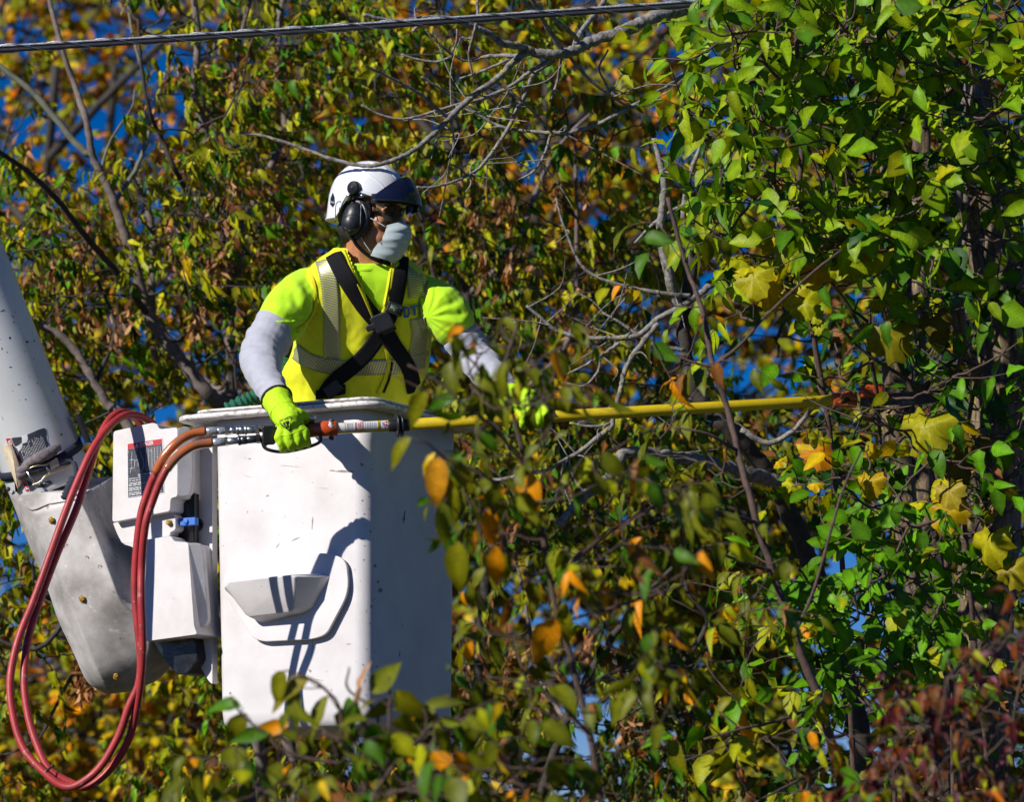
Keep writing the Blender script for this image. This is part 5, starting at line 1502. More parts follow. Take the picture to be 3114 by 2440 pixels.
# ---- box elders in the middle distance
be_pal = [(YG, 5), (OL, 5), (GR, 3), (LY, 2), (BG, 1.8), (BR, 1.6), (YE, .8), (DG, .8)]
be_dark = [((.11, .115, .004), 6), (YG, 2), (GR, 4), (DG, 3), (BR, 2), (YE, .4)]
def samaras(pl, poly, n, d0, d1, seed=0, thr=.05):
    pts = scatter(pl.rg, poly, n, d0, d1, None, thr, 1.5, seed)
    sp = [(TAN, 4), (BR, 3), (lum(TAN, .6), 2)]
    for q in W(pts[:, 0], pts[:, 1], pts[:, 2]):
        dr = pl.link(q, .003, 2.5)
        L = pl.rg.uniform(.10, .2)
        pl.tw.append(tube(spline([q, q+np.array([.01, 0, -L*.5]), q+np.array([0, .01, -L])], 3), .0018, 4, False))
        for k in range(int(pl.rg.integers(7, 14))):
            p = q + np.array([0, 0, -L*pl.rg.uniform(.2, 1)]) + pl.rg.normal(size=3)*.012
            pl.leaf(p, np.array([0, 0, -1.])+pl.rg.normal(size=3)*.45, pl.rg.normal(size=3)+SUNV*.4, pl.rg.uniform(.038, .062), 'samara' if pl.rg.random() < .75 else 'dry', sp)
def boxelder(label, base, stems, polys, pal, d0, d1, sam, seed, size=.069):
    pl = Plant('box_elder_tree', label, 'tree', base, 'box elders behind the bucket')
    for i, (pts, r0, r1, m_, g) in enumerate(stems): pl.stem('trunk' if g else 'branch', pts, r0*.66, r1*.62, m_, g)
    for poly, n in polys: fill(pl, poly, int(n*.78), d0, d1, .28, (9, 16), size, ['leaflet', 'leaflet_b', 'leaflet', 'lance', 'leaflet_b', 'dry'], pal, gthr=.10, gs=1.45, seed=seed, ldroop=1.25, lr=.004, up=.3, jit=.42, face=.95, spread=.75)
    for poly, n in sam: samaras(pl, poly, n, d0, d1, seed)
    pl.finish()
D = 13.5
boxelder('grey leaning box elder with a forked stem, just right of the boom arm', W(760, 2700, D+.3),
    [([(760, 1380, D+.3), (680, 1243, D+.1), (632, 1196, D), (562, 1112, D), (506, 1037, D), (450, 953, D), (431, 887, D), (403, 784, D), (375, 700, D), (347, 618, D), (304, 520, D), (281, 473, D), (262, 365, D), (225, 253, D+.1), (187, 140, D+.1), (150, 0, D+.2), (120, -150, D+.3)], .055, .012, 'bark_grey', True),
     ([(450, 953, D), (412, 906, D-.1), (328, 796, D-.2), (262, 721, D-.3), (187, 623, D-.4), (94, 529, D-.5), (0, 464, D-.6), (-80, 420, D-.7)], .024, .012, 'bark_dark', False),
     ([(281, 473, D), (244, 450, D), (155, 342, D), (94, 276, D), (0, 201, D), (-90, 130, D)], .024, .018, 'bark_green', False),
     ([(347, 618, D), (420, 500, D+.2), (455, 380, D+.3), (440, 250, D+.4), (400, 90, D+.5), (380, -80, D+.6)], .016, .008, 'bark_green', False),
     ([(304, 520, D), (340, 420, D), (400, 330, D-.1), (410, 270, D-.1)], .010, .005, 'bark_green', False)],
    [([(-150, -150), (780, -150), (800, 900), (700, 1350), (300, 1330), (-150, 700)], 390)], be_pal, 13.1, 15.2,
    [([(-60, 80), (720, 80), (720, 1000), (100, 900)], 85)], 3)
D = 14.2
boxelder('multi stemmed grey box elder behind the gap left of the helmet', W(920, 2700, D),
    [([(900, 2440, D), (850, 2100, D), (770, 1700, D), (705, 1300, D), (700, 1030, D), (674, 702, D), (656, 585, D), (628, 431, D), (609, 351, D), (590, 281, D), (600, 100, D), (570, -150, D)], .05, .022, 'bark_grey', True),
     ([(690, 900, D), (665, 768, D-.2), (623, 679, D-.3), (576, 600, D-.3), (529, 510, D-.4), (492, 421, D-.4), (454, 337, D-.5), (430, 200, D-.5), (420, 60, D-.5)], .026, .010, 'bark_dark', False),
     ([(690, 1200, D), (600, 1150, D+.2), (468, 1075, D+.2), (459, 934, D+.2), (466, 747, D+.3), (450, 640, D+.3), (400, 480, D+.4)], .035, .02, 'bark_grey', False),
     ([(700, 960, D), (740, 693, D+.1), (768, 623, D+.2), (796, 562, D+.2), (866, 398, D+.3), (857, 281, D+.3), (843, 234, D+.3), (850, 60, D+.4), (880, -120, D+.5)], .034, .018, 'bark_grey', False),
     ([(674, 702, D), (700, 500, D-.1), (693, 375, D-.1), (717, 234, D-.1), (731, 117, D), (760, 0, D), (770, -120, D)], .02, .014, 'bark_grey', False)],
    [([(300, -150), (1150, -150), (1050, 420), (960, 900), (800, 1250), (420, 1250)], 330)], be_pal, 13.8, 16.0,
    [([(420, 100), (900, 100), (900, 900), (450, 900)], 60)], 9)
D = 13.1
boxelder('slanting grey box elder stem low behind the red hoses', W(800, 2700, D+.2),
    [([(800, 2440, D+.2), (790, 2300, D+.2), (720, 2000, D+.1), (600, 1700, D), (450, 1400, D), (365, 1262, D), (337, 1239, D), (290, 1168, D), (244, 1089, D), (187, 1023, D), (117, 986, D), (-30, 900, D), (-150, 800, D)], .045, .02, 'bark_grey', True),
     ([(290, 1168, D), (350, 1000, D+.2), (300, 860, D+.3), (280, 800, D+.3)], .014, .008, 'bark_dark', False),
     ([(470, 1440, D), (330, 1640, D-.2), (140, 1960, D-.3), (-60, 1930, D-.3)], .022, .012, 'bark_dark', False),
     ([(520, 1560, D), (420, 1750, D+.3), (250, 2000, D+.4), (120, 2250, D+.4)], .018, .01, 'bark_dark', False)],
    [([(-150, 700), (420, 800), (700, 1250), (700, 2100), (900, 2560), (-150, 2560)], 480)], be_pal, 12.8, 14.8,
    [([(250, 1950), (500, 1950), (500, 2300), (150, 2300)], 12)], 17)
D = 14.2
boxelder('olive box elder behind the right side of the worker', W(1480, 2700, D),
    [([(1450, 2200, D), (1480, 1700, D), (1460, 1300, D), (1420, 900, D), (1405, 700, D), (1395, 480, D), (1380, 300, D), (1340, 0, D)], .05, .015, 'bark_dark', True),
     ([(1420, 900, D), (1560, 760, D), (1640, 560, D+.3), (1720, 420, D+.4), (1900, 260, D+.5)], .025, .01, 'bark_grey', False),
     ([(1460, 1300, D), (1640, 1150, D-.2), (1720, 1050, D-.3), (1750, 950, D-.3), (1755, 700, D-.3), (1750, 440, D-.3)], .028, .012, 'bark_grey', False),
     ([(1480, 1700, D), (1640, 1560, D), (1820, 1350, D), (2000, 1200, D)], .025, .01, 'bark_dark', False),
     ([(1450, 1000, D), (1330, 860, D), (1290, 700, D), (1240, 500, D)], .018, .008, 'bark_dark', False)],
    [([(1150, 380), (2150, 250), (2250, 1300), (1400, 1450), (1250, 1050)], 360), ([(1000, -150), (2100, -150), (2000, 400), (1050, 420)], 130)], be_pal, 13.4, 15.8,
    [([(1350, 450), (1800, 450), (1800, 1000), (1400, 800)], 34)], 23)
D = 13.6
boxelder('dark box elder with hanging dry seed clusters, low right of the bucket', W(1750, 2700, D),
    [([(1620, 2560, D), (1720, 2200, D), (1830, 1990, D), (1900, 1890, D), (1960, 1810, D), (2080, 1700, D)], .04, .015, 'bark_dark', True),
     ([(1720, 2200, D), (1640, 2050, D+.2), (1600, 1850, D+.2), (1560, 1650, D+.3)], .02, .008, 'bark_grey', False),
     ([(1830, 1990, D), (2000, 2080, D-.2), (2150, 1900, D-.2), (2090, 1800, D-.2), (2070, 1600, D-.2)], .022, .01, 'bark_dark', False),
     ([(1640, 2480, D), (1500, 2250, D), (1420, 2050, D), (1390, 1900, D)], .02, .008, 'bark_dark', False)],
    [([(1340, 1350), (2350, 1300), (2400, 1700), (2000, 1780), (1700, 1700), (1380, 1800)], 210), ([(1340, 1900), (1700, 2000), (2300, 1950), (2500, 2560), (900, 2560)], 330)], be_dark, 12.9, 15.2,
    [([(1380, 1900), (2020, 1880), (2020, 2150), (1400, 2200)], 50)], 31)

# ---- the dead limb crusted with lichen that reaches over the helmet, from a trunk at the right
dt = Plant('dead_tree', 'bare lichen crusted grey tree whose limbs arch over the white helmet', 'tree', W(2660, 2700, 11.9), twm='bark_lichen')
d = 11.35
M1 = dt.stem('trunk', [(2640, 2440, 12.0), (2560, 2000, 12.0), (2440, 1640, 11.95), (2360, 1490, 11.9), (2295, 1390, 11.85), (2211, 1300, 11.8), (2158, 1248, 11.8), (2105, 1169, 11.8), (2084, 1063, 11.8), (2079, 958, 11.8), (2110, 800, 11.8), (2190, 560, 11.75), (2260, 330, 11.7), (2330, 100, 11.65), (2370, -150, 11.6)], .040, .016, 'bark_dark', True, 10)
LB = [([(2350, -60, 11.62), (2200, -5, 11.5), (2100, 22, 11.42), (2000, 47, d), (1927, 80, d-.05), (1867, 103, d-.1), (1796, 126, d-.12), (1740, 155, d-.15), (1693, 164, d-.2), (1623, 159, d-.22)], .027, .014),
 ([(1623, 159, d-.22), (1595, 162, d-.24), (1553, 197, d-.26), (1506, 244, d-.3), (1459, 276, d-.33), (1412, 314, d-.36), (1365, 361, d-.4), (1319, 407, d-.43), (1262, 454, d-.46), (1197, 487, d-.48), (1136, 503, d-.495), (1084, 501, d-.495), (1000, 480, d-.48), (890, 440, d-.46), (796, 412, d-.45), (731, 403, d-.44)], .0125, .0042),
 ([(1623, 159, d-.22), (1585, 141, d-.25), (1525, 131, d-.3), (1492, 103, d-.33), (1445, 84, d-.36), (1398, 66, d-.4), (1351, 54, d-.44), (1290, 54, d-.48), (1234, 63, d-.5), (1183, 61, d-.52), (1103, 44, d-.54)], .0135, .006),
 ([(1693, 164, d-.2), (1656, 192, d-.2), (1609, 220, d-.2), (1553, 262, d-.22), (1468, 300, d-.25), (1398, 316, d-.28), (1328, 337, d-.3), (1234, 361, d-.32), (1164, 351, d-.33), (1098, 319, d-.34)], .008, .003),
 ([(1684, 183, d-.18), (1628, 220, d-.15), (1609, 262, d-.12), (1576, 328, d-.1), (1543, 393, d-.1), (1506, 450, d-.12), (1459, 510, d-.15), (1421, 534, d-.18), (1365, 557, d-.2), (1304, 571, d-.22), (1267, 569, d-.23)], .009, .004),
 ([(2140, 180, 11.75), (2050, 250, 11.5), (1974, 295, d), (1913, 328, d-.05), (1834, 370, d-.1), (1749, 398, d-.1), (1670, 403, d-.1), (1539, 389, d-.08), (1468, 356, d-.08), (1398, 309, d-.1), (1328, 262, d-.14), (1281, 232, d-.16)], .0095, .0035),
 ([(1361, 356, d-.4), (1319, 323, d-.42), (1272, 281, d-.46), (1206, 244, d-.5), (1141, 215, d-.54), (1112, 201, d-.56)], .0065, .003),
 ([(1600, 165, d-.24), (1576, 169, d-.24), (1492, 169, d-.2), (1421, 183, d-.2), (1375, 164, d-.22), (1328, 126, d-.25), (1295, 89, d-.27)], .008, .0035),
 ([(1380, 168, d-.21), (1328, 187, d-.2), (1262, 178, d-.2), (1220, 164, d-.2)], .005, .0025),
 ([(1447, -60, d-.5), (1452, 47, d-.5), (1436, 117, d-.48), (1426, 169, d-.46), (1438, 230, d-.45)], .006, .0035),
 ([(1510, 248, d-.3), (1562, 286, d-.28), (1618, 337, d-.24), (1679, 403, d-.12)], .005, .0035),
 ([(1679, 403, d-.1), (1674, 412, d-.1), (1656, 468, d-.1), (1623, 520, d-.1), (1571, 550, d-.1)], .006, .003),
 ([(1707, 170, d-.18), (1698, 234, d-.1), (1680, 290, d-.1), (1670, 309, d-.1)], .0055, .003),
 ([(1726, 165, d-.16), (1796, 244, d-.14), (1857, 290, d-.1), (1909, 325, d-.06)], .006, .004),
 ([(1740, 155, d-.15), (1768, 94, d-.1), (1824, 23, d), (1870, -60, d+.1)], .010, .007),
 ([(1712, 158, d-.18), (1665, 84, d-.25), (1642, 47, d-.3), (1590, 0, d-.35), (1540, -60, d-.4)], .009, .006),
 ([(1749, 140, d-.14), (1749, 112, d-.16), (1679, 52, d-.3), (1628, 14, d-.35), (1600, -40, d-.4)], .0095, .006),
 ([(1595, 165, d-.24), (1553, 178, d-.22), (1468, 215, d-.2), (1398, 239, d-.2)], .006, .0035),
 ([(1368, 362, d-.4), (1379, 407, d-.4), (1378, 440, d-.4), (1370, 482, d-.4)], .004, .003),
 ([(1436, 117, d-.48), (1420, 117, d-.48), (1405, 112, d-.48)], .004, .003), ([(1375, 160, d-.22), (1388, 125, d-.24), (1390, 88, d-.25)], .004, .003),
 ([(1300, 57, d-.48), (1270, 80, d-.5), (1255, 95, d-.5)], .006, .005), ([(1266, 60, d-.5), (1262, 35, d-.5), (1262, 22, d-.5)], .004, .002),
 ([(1420, 534, d-.18), (1395, 510, d-.2), (1362, 496, d-.22)], .004, .0025), ([(1430, 530, d-.18), (1432, 560, d-.18), (1415, 585, d-.18)], .004, .002),
 ([(1543, 393, d-.1), (1520, 385, d-.1), (1484, 390, d-.1)], .0045, .003),
 ([(1640, 225, d-.18), (1570, 208, d-.2), (1545, 205, d-.2)], .004, .0025), ([(1857, 290, d-.1), (1840, 250, d-.1), (1822, 205, d-.1), (1850, 150, d-.1)], .004, .003)]
for pts, r0, r1 in LB: dt.stem('branch', pts, r0*1.0, r1*1.1, 'bark_lichen', False, 8, n=8)
e = 11.75
MB = [([(2421, 1490, 11.9), (2337, 1460, 11.85), (2263, 1437, e), (2158, 1406, e), (2063, 1395, e), (2000, 1385, e), (1900, 1380, e-.05), (1854, 1453, e-.1), (1780, 1507, e-.12), (1700, 1600, e-.15)], .026, .014),
 ([(2253, 1306, e), (2337, 1348, e), (2411, 1311, e), (2469, 1243, e), (2520, 1180, e)], .010, .006),
 ([(2232, 800, 11.7), (2180, 850, e), (2105, 911, e), (2000, 972, e), (1938, 1019, e), (1852, 1029, e), (1766, 1026, e), (1687, 1002, e), (1646, 967, e), (1600, 930, e)], .012, .004),
 ([(2000, 985, e), (1940, 1060, e), (1904, 1119, e), (1890, 1174, e), (1876, 1232, e), (1860, 1300, e)], .010, .007),
 ([(1886, 1043, e), (1818, 1088, e), (1773, 1115, e), (1720, 1140, e)], .007, .003),
 ([(1824, 1088, e), (1818, 1132, e), (1776, 1174, e), (1725, 1167, e)], .005, .003),
 ([(1860, 1300, e), (1838, 1315, e), (1800, 1346, e), (1759, 1377, e), (1704, 1408, e), (1663, 1432, e), (1600, 1440, e)], .009, .005),
 ([(1732, 1287, e), (1783, 1297, e), (1835, 1294, e), (1870, 1280, e)], .004, .004),
 ([(2079, 958, 11.8), (2040, 860, e), (2010, 700, e), (2020, 560, e), (1990, 420, e)], .018, .008),
 ([(2110, 800, 11.8), (2080, 700, e), (2090, 560, e), (2140, 420, e)], .012, .006),
 ([(2084, 1063, e), (1990, 1050, e), (1900, 990, e), (1830, 950, e)], .008, .003),
 ([(2100, 900, e), (2000, 890, e), (1900, 870, e), (1780, 820, e), (1720, 700, e), (1690, 600, e)], .008, .003),
 ([(2180, 600, 11.75), (2090, 620, e), (2000, 670, e), (1930, 740, e)], .008, .004),
 ([(2158, 1248, e), (2060, 1230, e), (1990, 1260, e)], .008, .004),
 ([(1300, 1360, e+.3), (1420, 1420, e+.2), (1500, 1460, e+.2), (1600, 1440, e)], .004, .006),
 ([(1780, 1507, e), (1740, 1440, e), (1730, 1390, e)], .006, .004)]
for pts, r0, r1 in MB: dt.stem('branch', pts, r0*1.12, r1*1.2, 'bark_lichen', False, 8, n=7)
# fine bare twigs among those limbs
S = np.array(dt.skel); px, py, dd = pix(S)
cand = S[(px > 1350) & (px < 2400) & (py < 1450) & (py > 250)]
for k in range(80):
    p = cand[dt.rg.integers(len(cand))]
    v = unit(dt.rg.normal(size=3)*[1, .6, 1]); L = dt.rg.uniform(.06, .28)
    P = spline([p, p+v*L*.5+dt.rg.normal(size=3)*.012, p+v*L+dt.rg.normal(size=3)*.03], 4)
    dt.tw.append(tube(P, np.linspace(.003, .0014, len(P)), 5, False))
dt.finish()

# ---- furrowed trunks at the right and what climbs on them
for lab, pts, r0, r1 in (
    ('furrowed brown trunk with yellow lichen, behind the saw head', [(2860, 2440, 11.9), (2830, 1950, 11.85), (2775, 1700, 11.8), (2745, 1500, 11.8), (2722, 1300, 11.8), (2720, 1100, 11.8), (2735, 900, 11.8), (2730, 700, 11.8), (2700, 450, 11.85), (2680, 200, 11.9), (2670, -150, 12)], .050, .036),
    ('second slimmer furrowed trunk close beside the lichen trunk', [(2900, 2440, 12.1), (2880, 1900, 12.05), (2835, 1650, 12.0), (2795, 1432, 12.0), (2775, 1250, 12.0), (2790, 1000, 12.05), (2810, 700, 12.1), (2800, 400, 12.1), (2780, -150, 12.1)], .042, .03),
    ('thick shaded trunk in the vines at the right edge', [(2990, 2440, 12.3), (2985, 2000, 12.3), (3030, 1400, 12.3), (3060, 1000, 12.3), (3020, 700, 12.3), (2950, 400, 12.3), (2900, 150, 12.3), (2850, -150, 12.3)], .12, .095)):
    pl = Plant('old_tree', lab, 'tree', W(pts[0][0], 2700, pts[0][2]), 'furrowed trunks under the vines')
    pl.stem('trunk', pts, r0, r1, 'bark_rough', True, 22, rough=.012, n=14)
    if 'thick' in lab:
        for x in (2915, 2935): pl.stem('branch', [(3020, 1250, 12.2), (x-6, 1000, 12.0), (x-10, 843, 11.95), (x, 640, 11.95), (x+8, 421, 11.95), (x+30, 200, 12)], .016, .012, 'bark_grey')
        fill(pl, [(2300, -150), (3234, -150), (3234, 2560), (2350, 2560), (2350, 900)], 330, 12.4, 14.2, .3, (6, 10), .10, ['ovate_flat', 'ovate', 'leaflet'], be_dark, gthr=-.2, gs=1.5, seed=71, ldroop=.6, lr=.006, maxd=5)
    else:
        for k in range(5):
            a = pts[2+k]; sx = (-1)**k
            pl.stem('branch', [(a[0], a[1], a[2]), (a[0]+sx*70, a[1]-110, a[2]-.2), (a[0]+sx*150, a[1]-170, a[2]-.3)], .010, .004, 'bark_dark')
        fill(pl, [(2450, -100), (3100, -100), (3100, 2500), (2500, 2500)], 50, 11.4, 12.6, .2, (4, 7), .075, ['leaflet', 'ovate'], be_dark, gthr=-.3, seed=int(pts[0][0]), ldroop=.6, maxd=2)
    pl.finish()
vine_pal = [((.165, .265, .005), 5), ((.12, .235, .005), 4), ((.22, .29, .005), 4), (GR, 3), (YG, 1), (DG, 1.0)]
v1 = Plant('climbing_vine', 'bright green vine of large oval leaves filling the top right corner', 'vine', W(2560, 2700, 10.9), 'vines over the right hand trunks', nind=300, twm='bark_brown')
v1.stem('stem', [(2600, 2440, 11.3), (2560, 1700, 11.1), (2520, 1300, 11.0), (2470, 1000, 10.95), (2420, 700, 10.9), (2440, 450, 10.9), (2427, 250, 10.85), (2420, 0, 10.8), (2410, -150, 10.8)], .011, .008, 'bark_brown', True)
v1.stem('stem', [(2900, 2440, 11.3), (2860, 1500, 11.2), (2700, 1000, 11.1), (2650, 650, 11.0), (2670, 300, 10.9), (2640, 100, 10.9), (2660, -150, 10.9)], .010, .007, 'bark_brown', True)
v1.stem('stem', [(2700, 700, 11.0), (2600, 560, 10.9), (2480, 350, 10.8), (2340, 210, 10.7), (2270, 130, 10.7), (2180, 60, 10.7)], .007, .004, 'bark_brown')
v1.stem('stem', [(2660, 500, 11.0), (2800, 360, 10.9), (2950, 210, 10.8), (3060, 60, 10.8)], .008, .004, 'bark_brown')
v1.stem('stem', [(2700, 900, 11.1), (2900, 700, 10.9), (3020, 520, 10.8), (3150, 420, 10.8)], .008, .004, 'bark_brown')
fill(v1, [(2130, -120), (3234, -120), (3234, 900), (2900, 900), (2550, 860), (2300, 640), (2190, 300)], 285, 10.0, 11.6, .23, (5, 8), .096, ['ovate_flat', 'round', 'ovate', 'ovate', 'droop'], vine_pal, gthr=-.25, gs=2.2, seed=5, ldroop=.45, r=.003, face=.75, jit=.42)
fill(v1, [(2050, 150), (2300, 300), (2500, 700), (2450, 1000), (2200, 950), (2080, 600)], 34, 10.3, 11.4, .22, (4, 6), .085, ['ovate_flat', 'droop', 'ovate'], vine_pal, gthr=-.4, seed=8, ldroop=.7, face=.7)
v1.finish()
v2 = Plant('climbing_vine', 'leafy green creeper hanging in the middle of the right edge, below the oval vine', 'vine', W(2950, 2700, 10.9), 'vines over the right hand trunks', nind=300, twm='bark_brown')
v2.stem('stem', [(3010, 2440, 11.2), (2960, 1900, 11.1), (2930, 1500, 11.0), (2960, 1200, 10.9), (3040, 1000, 10.8), (3110, 800, 10.8)], .010, .006, 'bark_brown', True)
v2.stem('stem', [(2960, 1300, 10.9), (2800, 1180, 10.7), (2640, 1080, 10.6), (2560, 1000, 10.6)], .007, .004, 'bark_brown')
v2.stem('stem', [(2930, 1500, 11.0), (2760, 1560, 10.8), (2620, 1600, 10.7), (2520, 1680, 10.7)], .007, .004, 'bark_brown')
fill(v2, [(2480, 850), (3234, 850), (3234, 1600), (2900, 1500), (2600, 1420), (2450, 1150)], 70, 10.1, 11.4, .2, (4, 7), .085, ['ovate_flat', 'lance', 'ovate', 'leaflet'], [(BG, 5), (GR, 5), (DG, 3), (YG, 2), (YE, .6)], gthr=-.15, gs=2.4, seed=15, ldroop=.6, face=.6)
fill(v2, [(2350, 1580), (2750, 1500), (2950, 1600), (2900, 1900), (2700, 2150), (2500, 2250), (2380, 1900)], 95, 9.7, 10.9, .2, (5, 8), .078, ['round', 'ovate_flat', 'ovate'], [(BG, 7), (GR, 4), (lum(BG, .7), 3), (YG, 1)], gthr=-.3, gs=2.4, seed=19, ldroop=.5, face=.65)
v2.finish()
# grape vine with its big lobed leaves
gv = Plant('grape_vine', 'wild grape vine with big lobed yellowing leaves around the saw head', 'vine', W(2680, 2700, 10.7), twm='bark_brown')
gv.stem('stem', [(2720, 2440, 11.2), (2690, 1800, 11.1), (2680, 1400, 10.9), (2650, 1100, 10.7), (2560, 900, 10.6), (2420, 760, 10.5)], .009, .005, 'bark_brown', True)
gv.stem('stem', [(2680, 1400, 10.9), (2780, 1300, 10.6), (2860, 1250, 10.5), (2960, 1330, 10.5), (3060, 1560, 10.5)], .006, .004, 'bark_brown')
GL = [(2800, 1300, 10.35, .165, (.36, .34, .012), -.25), (2700, 1030, 10.4, .15, (.22, .20, .008), .6), (2290, 850, 10.3, .11, LY, .2), (2390, 760, 10.4, .12, YG, -.5), (2450, 690, 10.4, .11, (.2, .25, .01), .4), (2530, 720, 10.5, .12, YG, .1), (2480, 830, 10.45, .11, YE, -.2), (2340, 890, 10.35, .10, YE, .7), (2420, 900, 10.4, .10, LY, .3),
      (2560, 1270, 10.4, .095, YE, .5), (2440, 1340, 10.3, .08, (.32, .26, .05), -.4), (2490, 1390, 10.3, .085, OR, .7), (2650, 1470, 10.4, .085, YE, .2), (2870, 1560, 10.3, .11, YE, -.6), (2890, 1500, 10.3, .09, (.36, .28, .02), .2), (3000, 1650, 10.2, .125, LY, 0), (3080, 1740, 10.2, .095, (.30, .25, .01), .5), (2900, 1420, 10.4, .11, (.10, .085, .01), .4), (2960, 1360, 10.5, .11, (.15, .11, .01), -.3), (2660, 1330, 10.6, .09, YG, .1), (2570, 780, 10.4, .08, OR, .6), (2630, 760, 10.5, .07, OR, .1), (2600, 1190, 10.3, .07, YG, .3), (2840, 990, 10.5, .1, (.12, .10, .01), .3), (3050, 900, 10.5, .08, DG, 0), (2560, 1000, 10.5, .07, OR, .4)]
for x, y, dd, sz, c, rot in GL:
    c = lum(c, .8); p = W(x, y, dd); q = p + UPV*sz*.45 - RT*sz*rot*.4
    gv.link(q, .002, 1.5)
    gv.leaf(q, -UPV + RT*rot*.8 - FW*.25 + gv.rg.normal(size=3)*.1, SUNV*.7 - FW*.6 + gv.rg.normal(size=3)*.25, sz*1.15, 'grape' if gv.rg.random() < .6 else 'grape_b', c)
fill(gv, [(2200, 680), (2650, 640), (2700, 1000), (2350, 950)], 16, 10.3, 10.9, .15, (2, 3), .085, ['grape', 'grape_b'], [(YG, 4), (LY, 3), (YE, 2)], gthr=-.6, seed=2, ldroop=.8, face=.8)
fill(gv, [(2400, 1350), (3150, 1400), (3150, 1700), (2450, 1600)], 18, 10.2, 10.9, .15, (2, 3), .075, ['grape', 'grape_b', 'ovate_flat'], [(YG, 4), (LY, 3), (YE, 3), (OL, 2)], gthr=-.6, seed=4, ldroop=.8, face=.8)
gv.finish()

# ---- saplings between the camera and the bucket, out of focus
fg_pal = [((.085, .10, .004), 6), ((.12, .135, .005), 5), (lum(GR, .8), 3), (YG, 1.6), (OR, 1.0), (YE, .6), (BR, .8)]
f2 = Plant('cherry_sapling', 'blurred sapling with drooping olive leaves in front of the yellow pole', 'sapling', W(1830, 2900, 7.70), 'saplings in front of the bucket', twm='bark_brown')
f2.stem('trunk', [(1830, 2560, 7.70), (1827, 2440, 7.70), (1794, 2235, 7.70), (1761, 2101, 7.70), (1727, 1968, 7.70), (1700, 1894, 7.70), (1674, 1767, 7.70), (1640, 1580, 7.70), (1600, 1420, 7.70), (1560, 1260, 7.70), (1530, 1120, 7.70)], .010, .004, 'bark_brown', True)
for pts in ([(1600, 1420, 7.70), (1500, 1300, 7.65), (1420, 1240, 7.60), (1330, 1160, 7.60), (1240, 1110, 7.60)], [(1560, 1260, 7.70), (1470, 1140, 7.70), (1400, 1060, 7.75)], [(1640, 1580, 7.70), (1750, 1450, 7.80), (1880, 1360, 7.90), (2000, 1300, 7.95)],
            [(1674, 1767, 7.70), (1800, 1660, 7.80), (1950, 1560, 7.90), (2100, 1500, 8.00)], [(1700, 1894, 7.70), (1860, 1850, 7.70), (2020, 1800, 7.75), (2160, 1750, 7.80)], [(1640, 1580, 7.70), (1520, 1480, 7.60), (1420, 1420, 7.55), (1345, 1385, 7.55), (1295, 1345, 7.50)], [(1530, 1120, 7.70), (1560, 1030, 7.70), (1580, 970, 7.70)],
            [(1794, 2235, 7.70), (1700, 2140, 7.60), (1600, 2080, 7.60), (1480, 2060, 7.60)], [(1761, 2101, 7.70), (1880, 2040, 7.80), (2000, 1990, 7.80)]):
    f2.stem('branch', pts, .0045, .0022, 'bark_brown')
FGK = dict(ldroop=1.1, droop=.35, r=.002, lr=.0022, up=-.1, jit=.5, maxd=1.2, spread=.7, face=.75)
fill(f2, [(1330, 1010), (1470, 980), (1620, 960), (1700, 1060), (1720, 1250), (1600, 1330), (1420, 1280)], 13, 7.40, 8.00, .14, (3, 5), .070, ['droop', 'ovate', 'lance'], fg_pal, gthr=-.6, seed=1, **FGK)
fill(f2, [(1385, 1330), (1700, 1280), (1950, 1300), (2150, 1450), (2150, 1750), (1900, 1850), (1650, 1780), (1450, 1650), (1390, 1500)], 36, 7.40, 8.10, .15, (3, 5), .072, ['droop', 'ovate', 'lance', 'droop'], fg_pal, gthr=-.3, seed=2, **FGK)
fill(f2, [(1480, 1900), (1750, 1950), (2050, 1850), (2150, 2100), (2000, 2440), (1700, 2440), (1500, 2200)], 24, 7.30, 8.00, .15, (3, 5), .072, ['droop', 'ovate', 'lance'], fg_pal, gthr=-.4, seed=3, **FGK)
for x, y, dd, sz, c, ang in ((1335, 1390, 7.50, .110, (.50, .22, .01), .2), (1300, 1190, 7.60, .10, OL, .7), (1180, 1130, 7.60, .09, OL, .9), (1250, 1330, 7.50, .085, OL, 1.3), (1610, 1430, 7.60, .12, OR, -.05), (1490, 1540, 7.60, .10, OR, -.2), (1350, 1530, 7.50, .10, (.13, .16, .012), .1), (1400, 1650, 7.50, .12, OL, .25), (1365, 1450, 7.50, .11, OL, .1), (1690, 1880, 7.60, .12, OR, .5), (1720, 1830, 7.60, .1, OL, .2), (1510, 1660, 7.50, .10, OR, .1), (1370, 1400, 7.50, .1, (.14, .14, .02), -.4)):
    p = W(x, y, dd); f2.link(p, .0018, .6); f2.leaf(p, -UPV - RT*ang + f2.rg.normal(size=3)*.1, -FW*.6 + SUNV*.5 + f2.rg.normal(size=3)*.25, sz, 'droop' if sz < .11 else 'ovate', c)
fill(f2, [(1470, 1110), (1700, 1090), (1740, 1290), (1560, 1340), (1440, 1290)], 9, 7.40, 7.90, .13, (3, 5), .068, ['droop', 'ovate', 'lance'], fg_pal, gthr=-.6, seed=41, **FGK)
fill(f2, [(1400, 1310), (1560, 1300), (1560, 1620), (1400, 1640)], 11, 7.5, 8.0, .12, (3, 5), .062, ['droop', 'ovate', 'lance'], fg_pal, gthr=-.6, seed=43, **FGK)
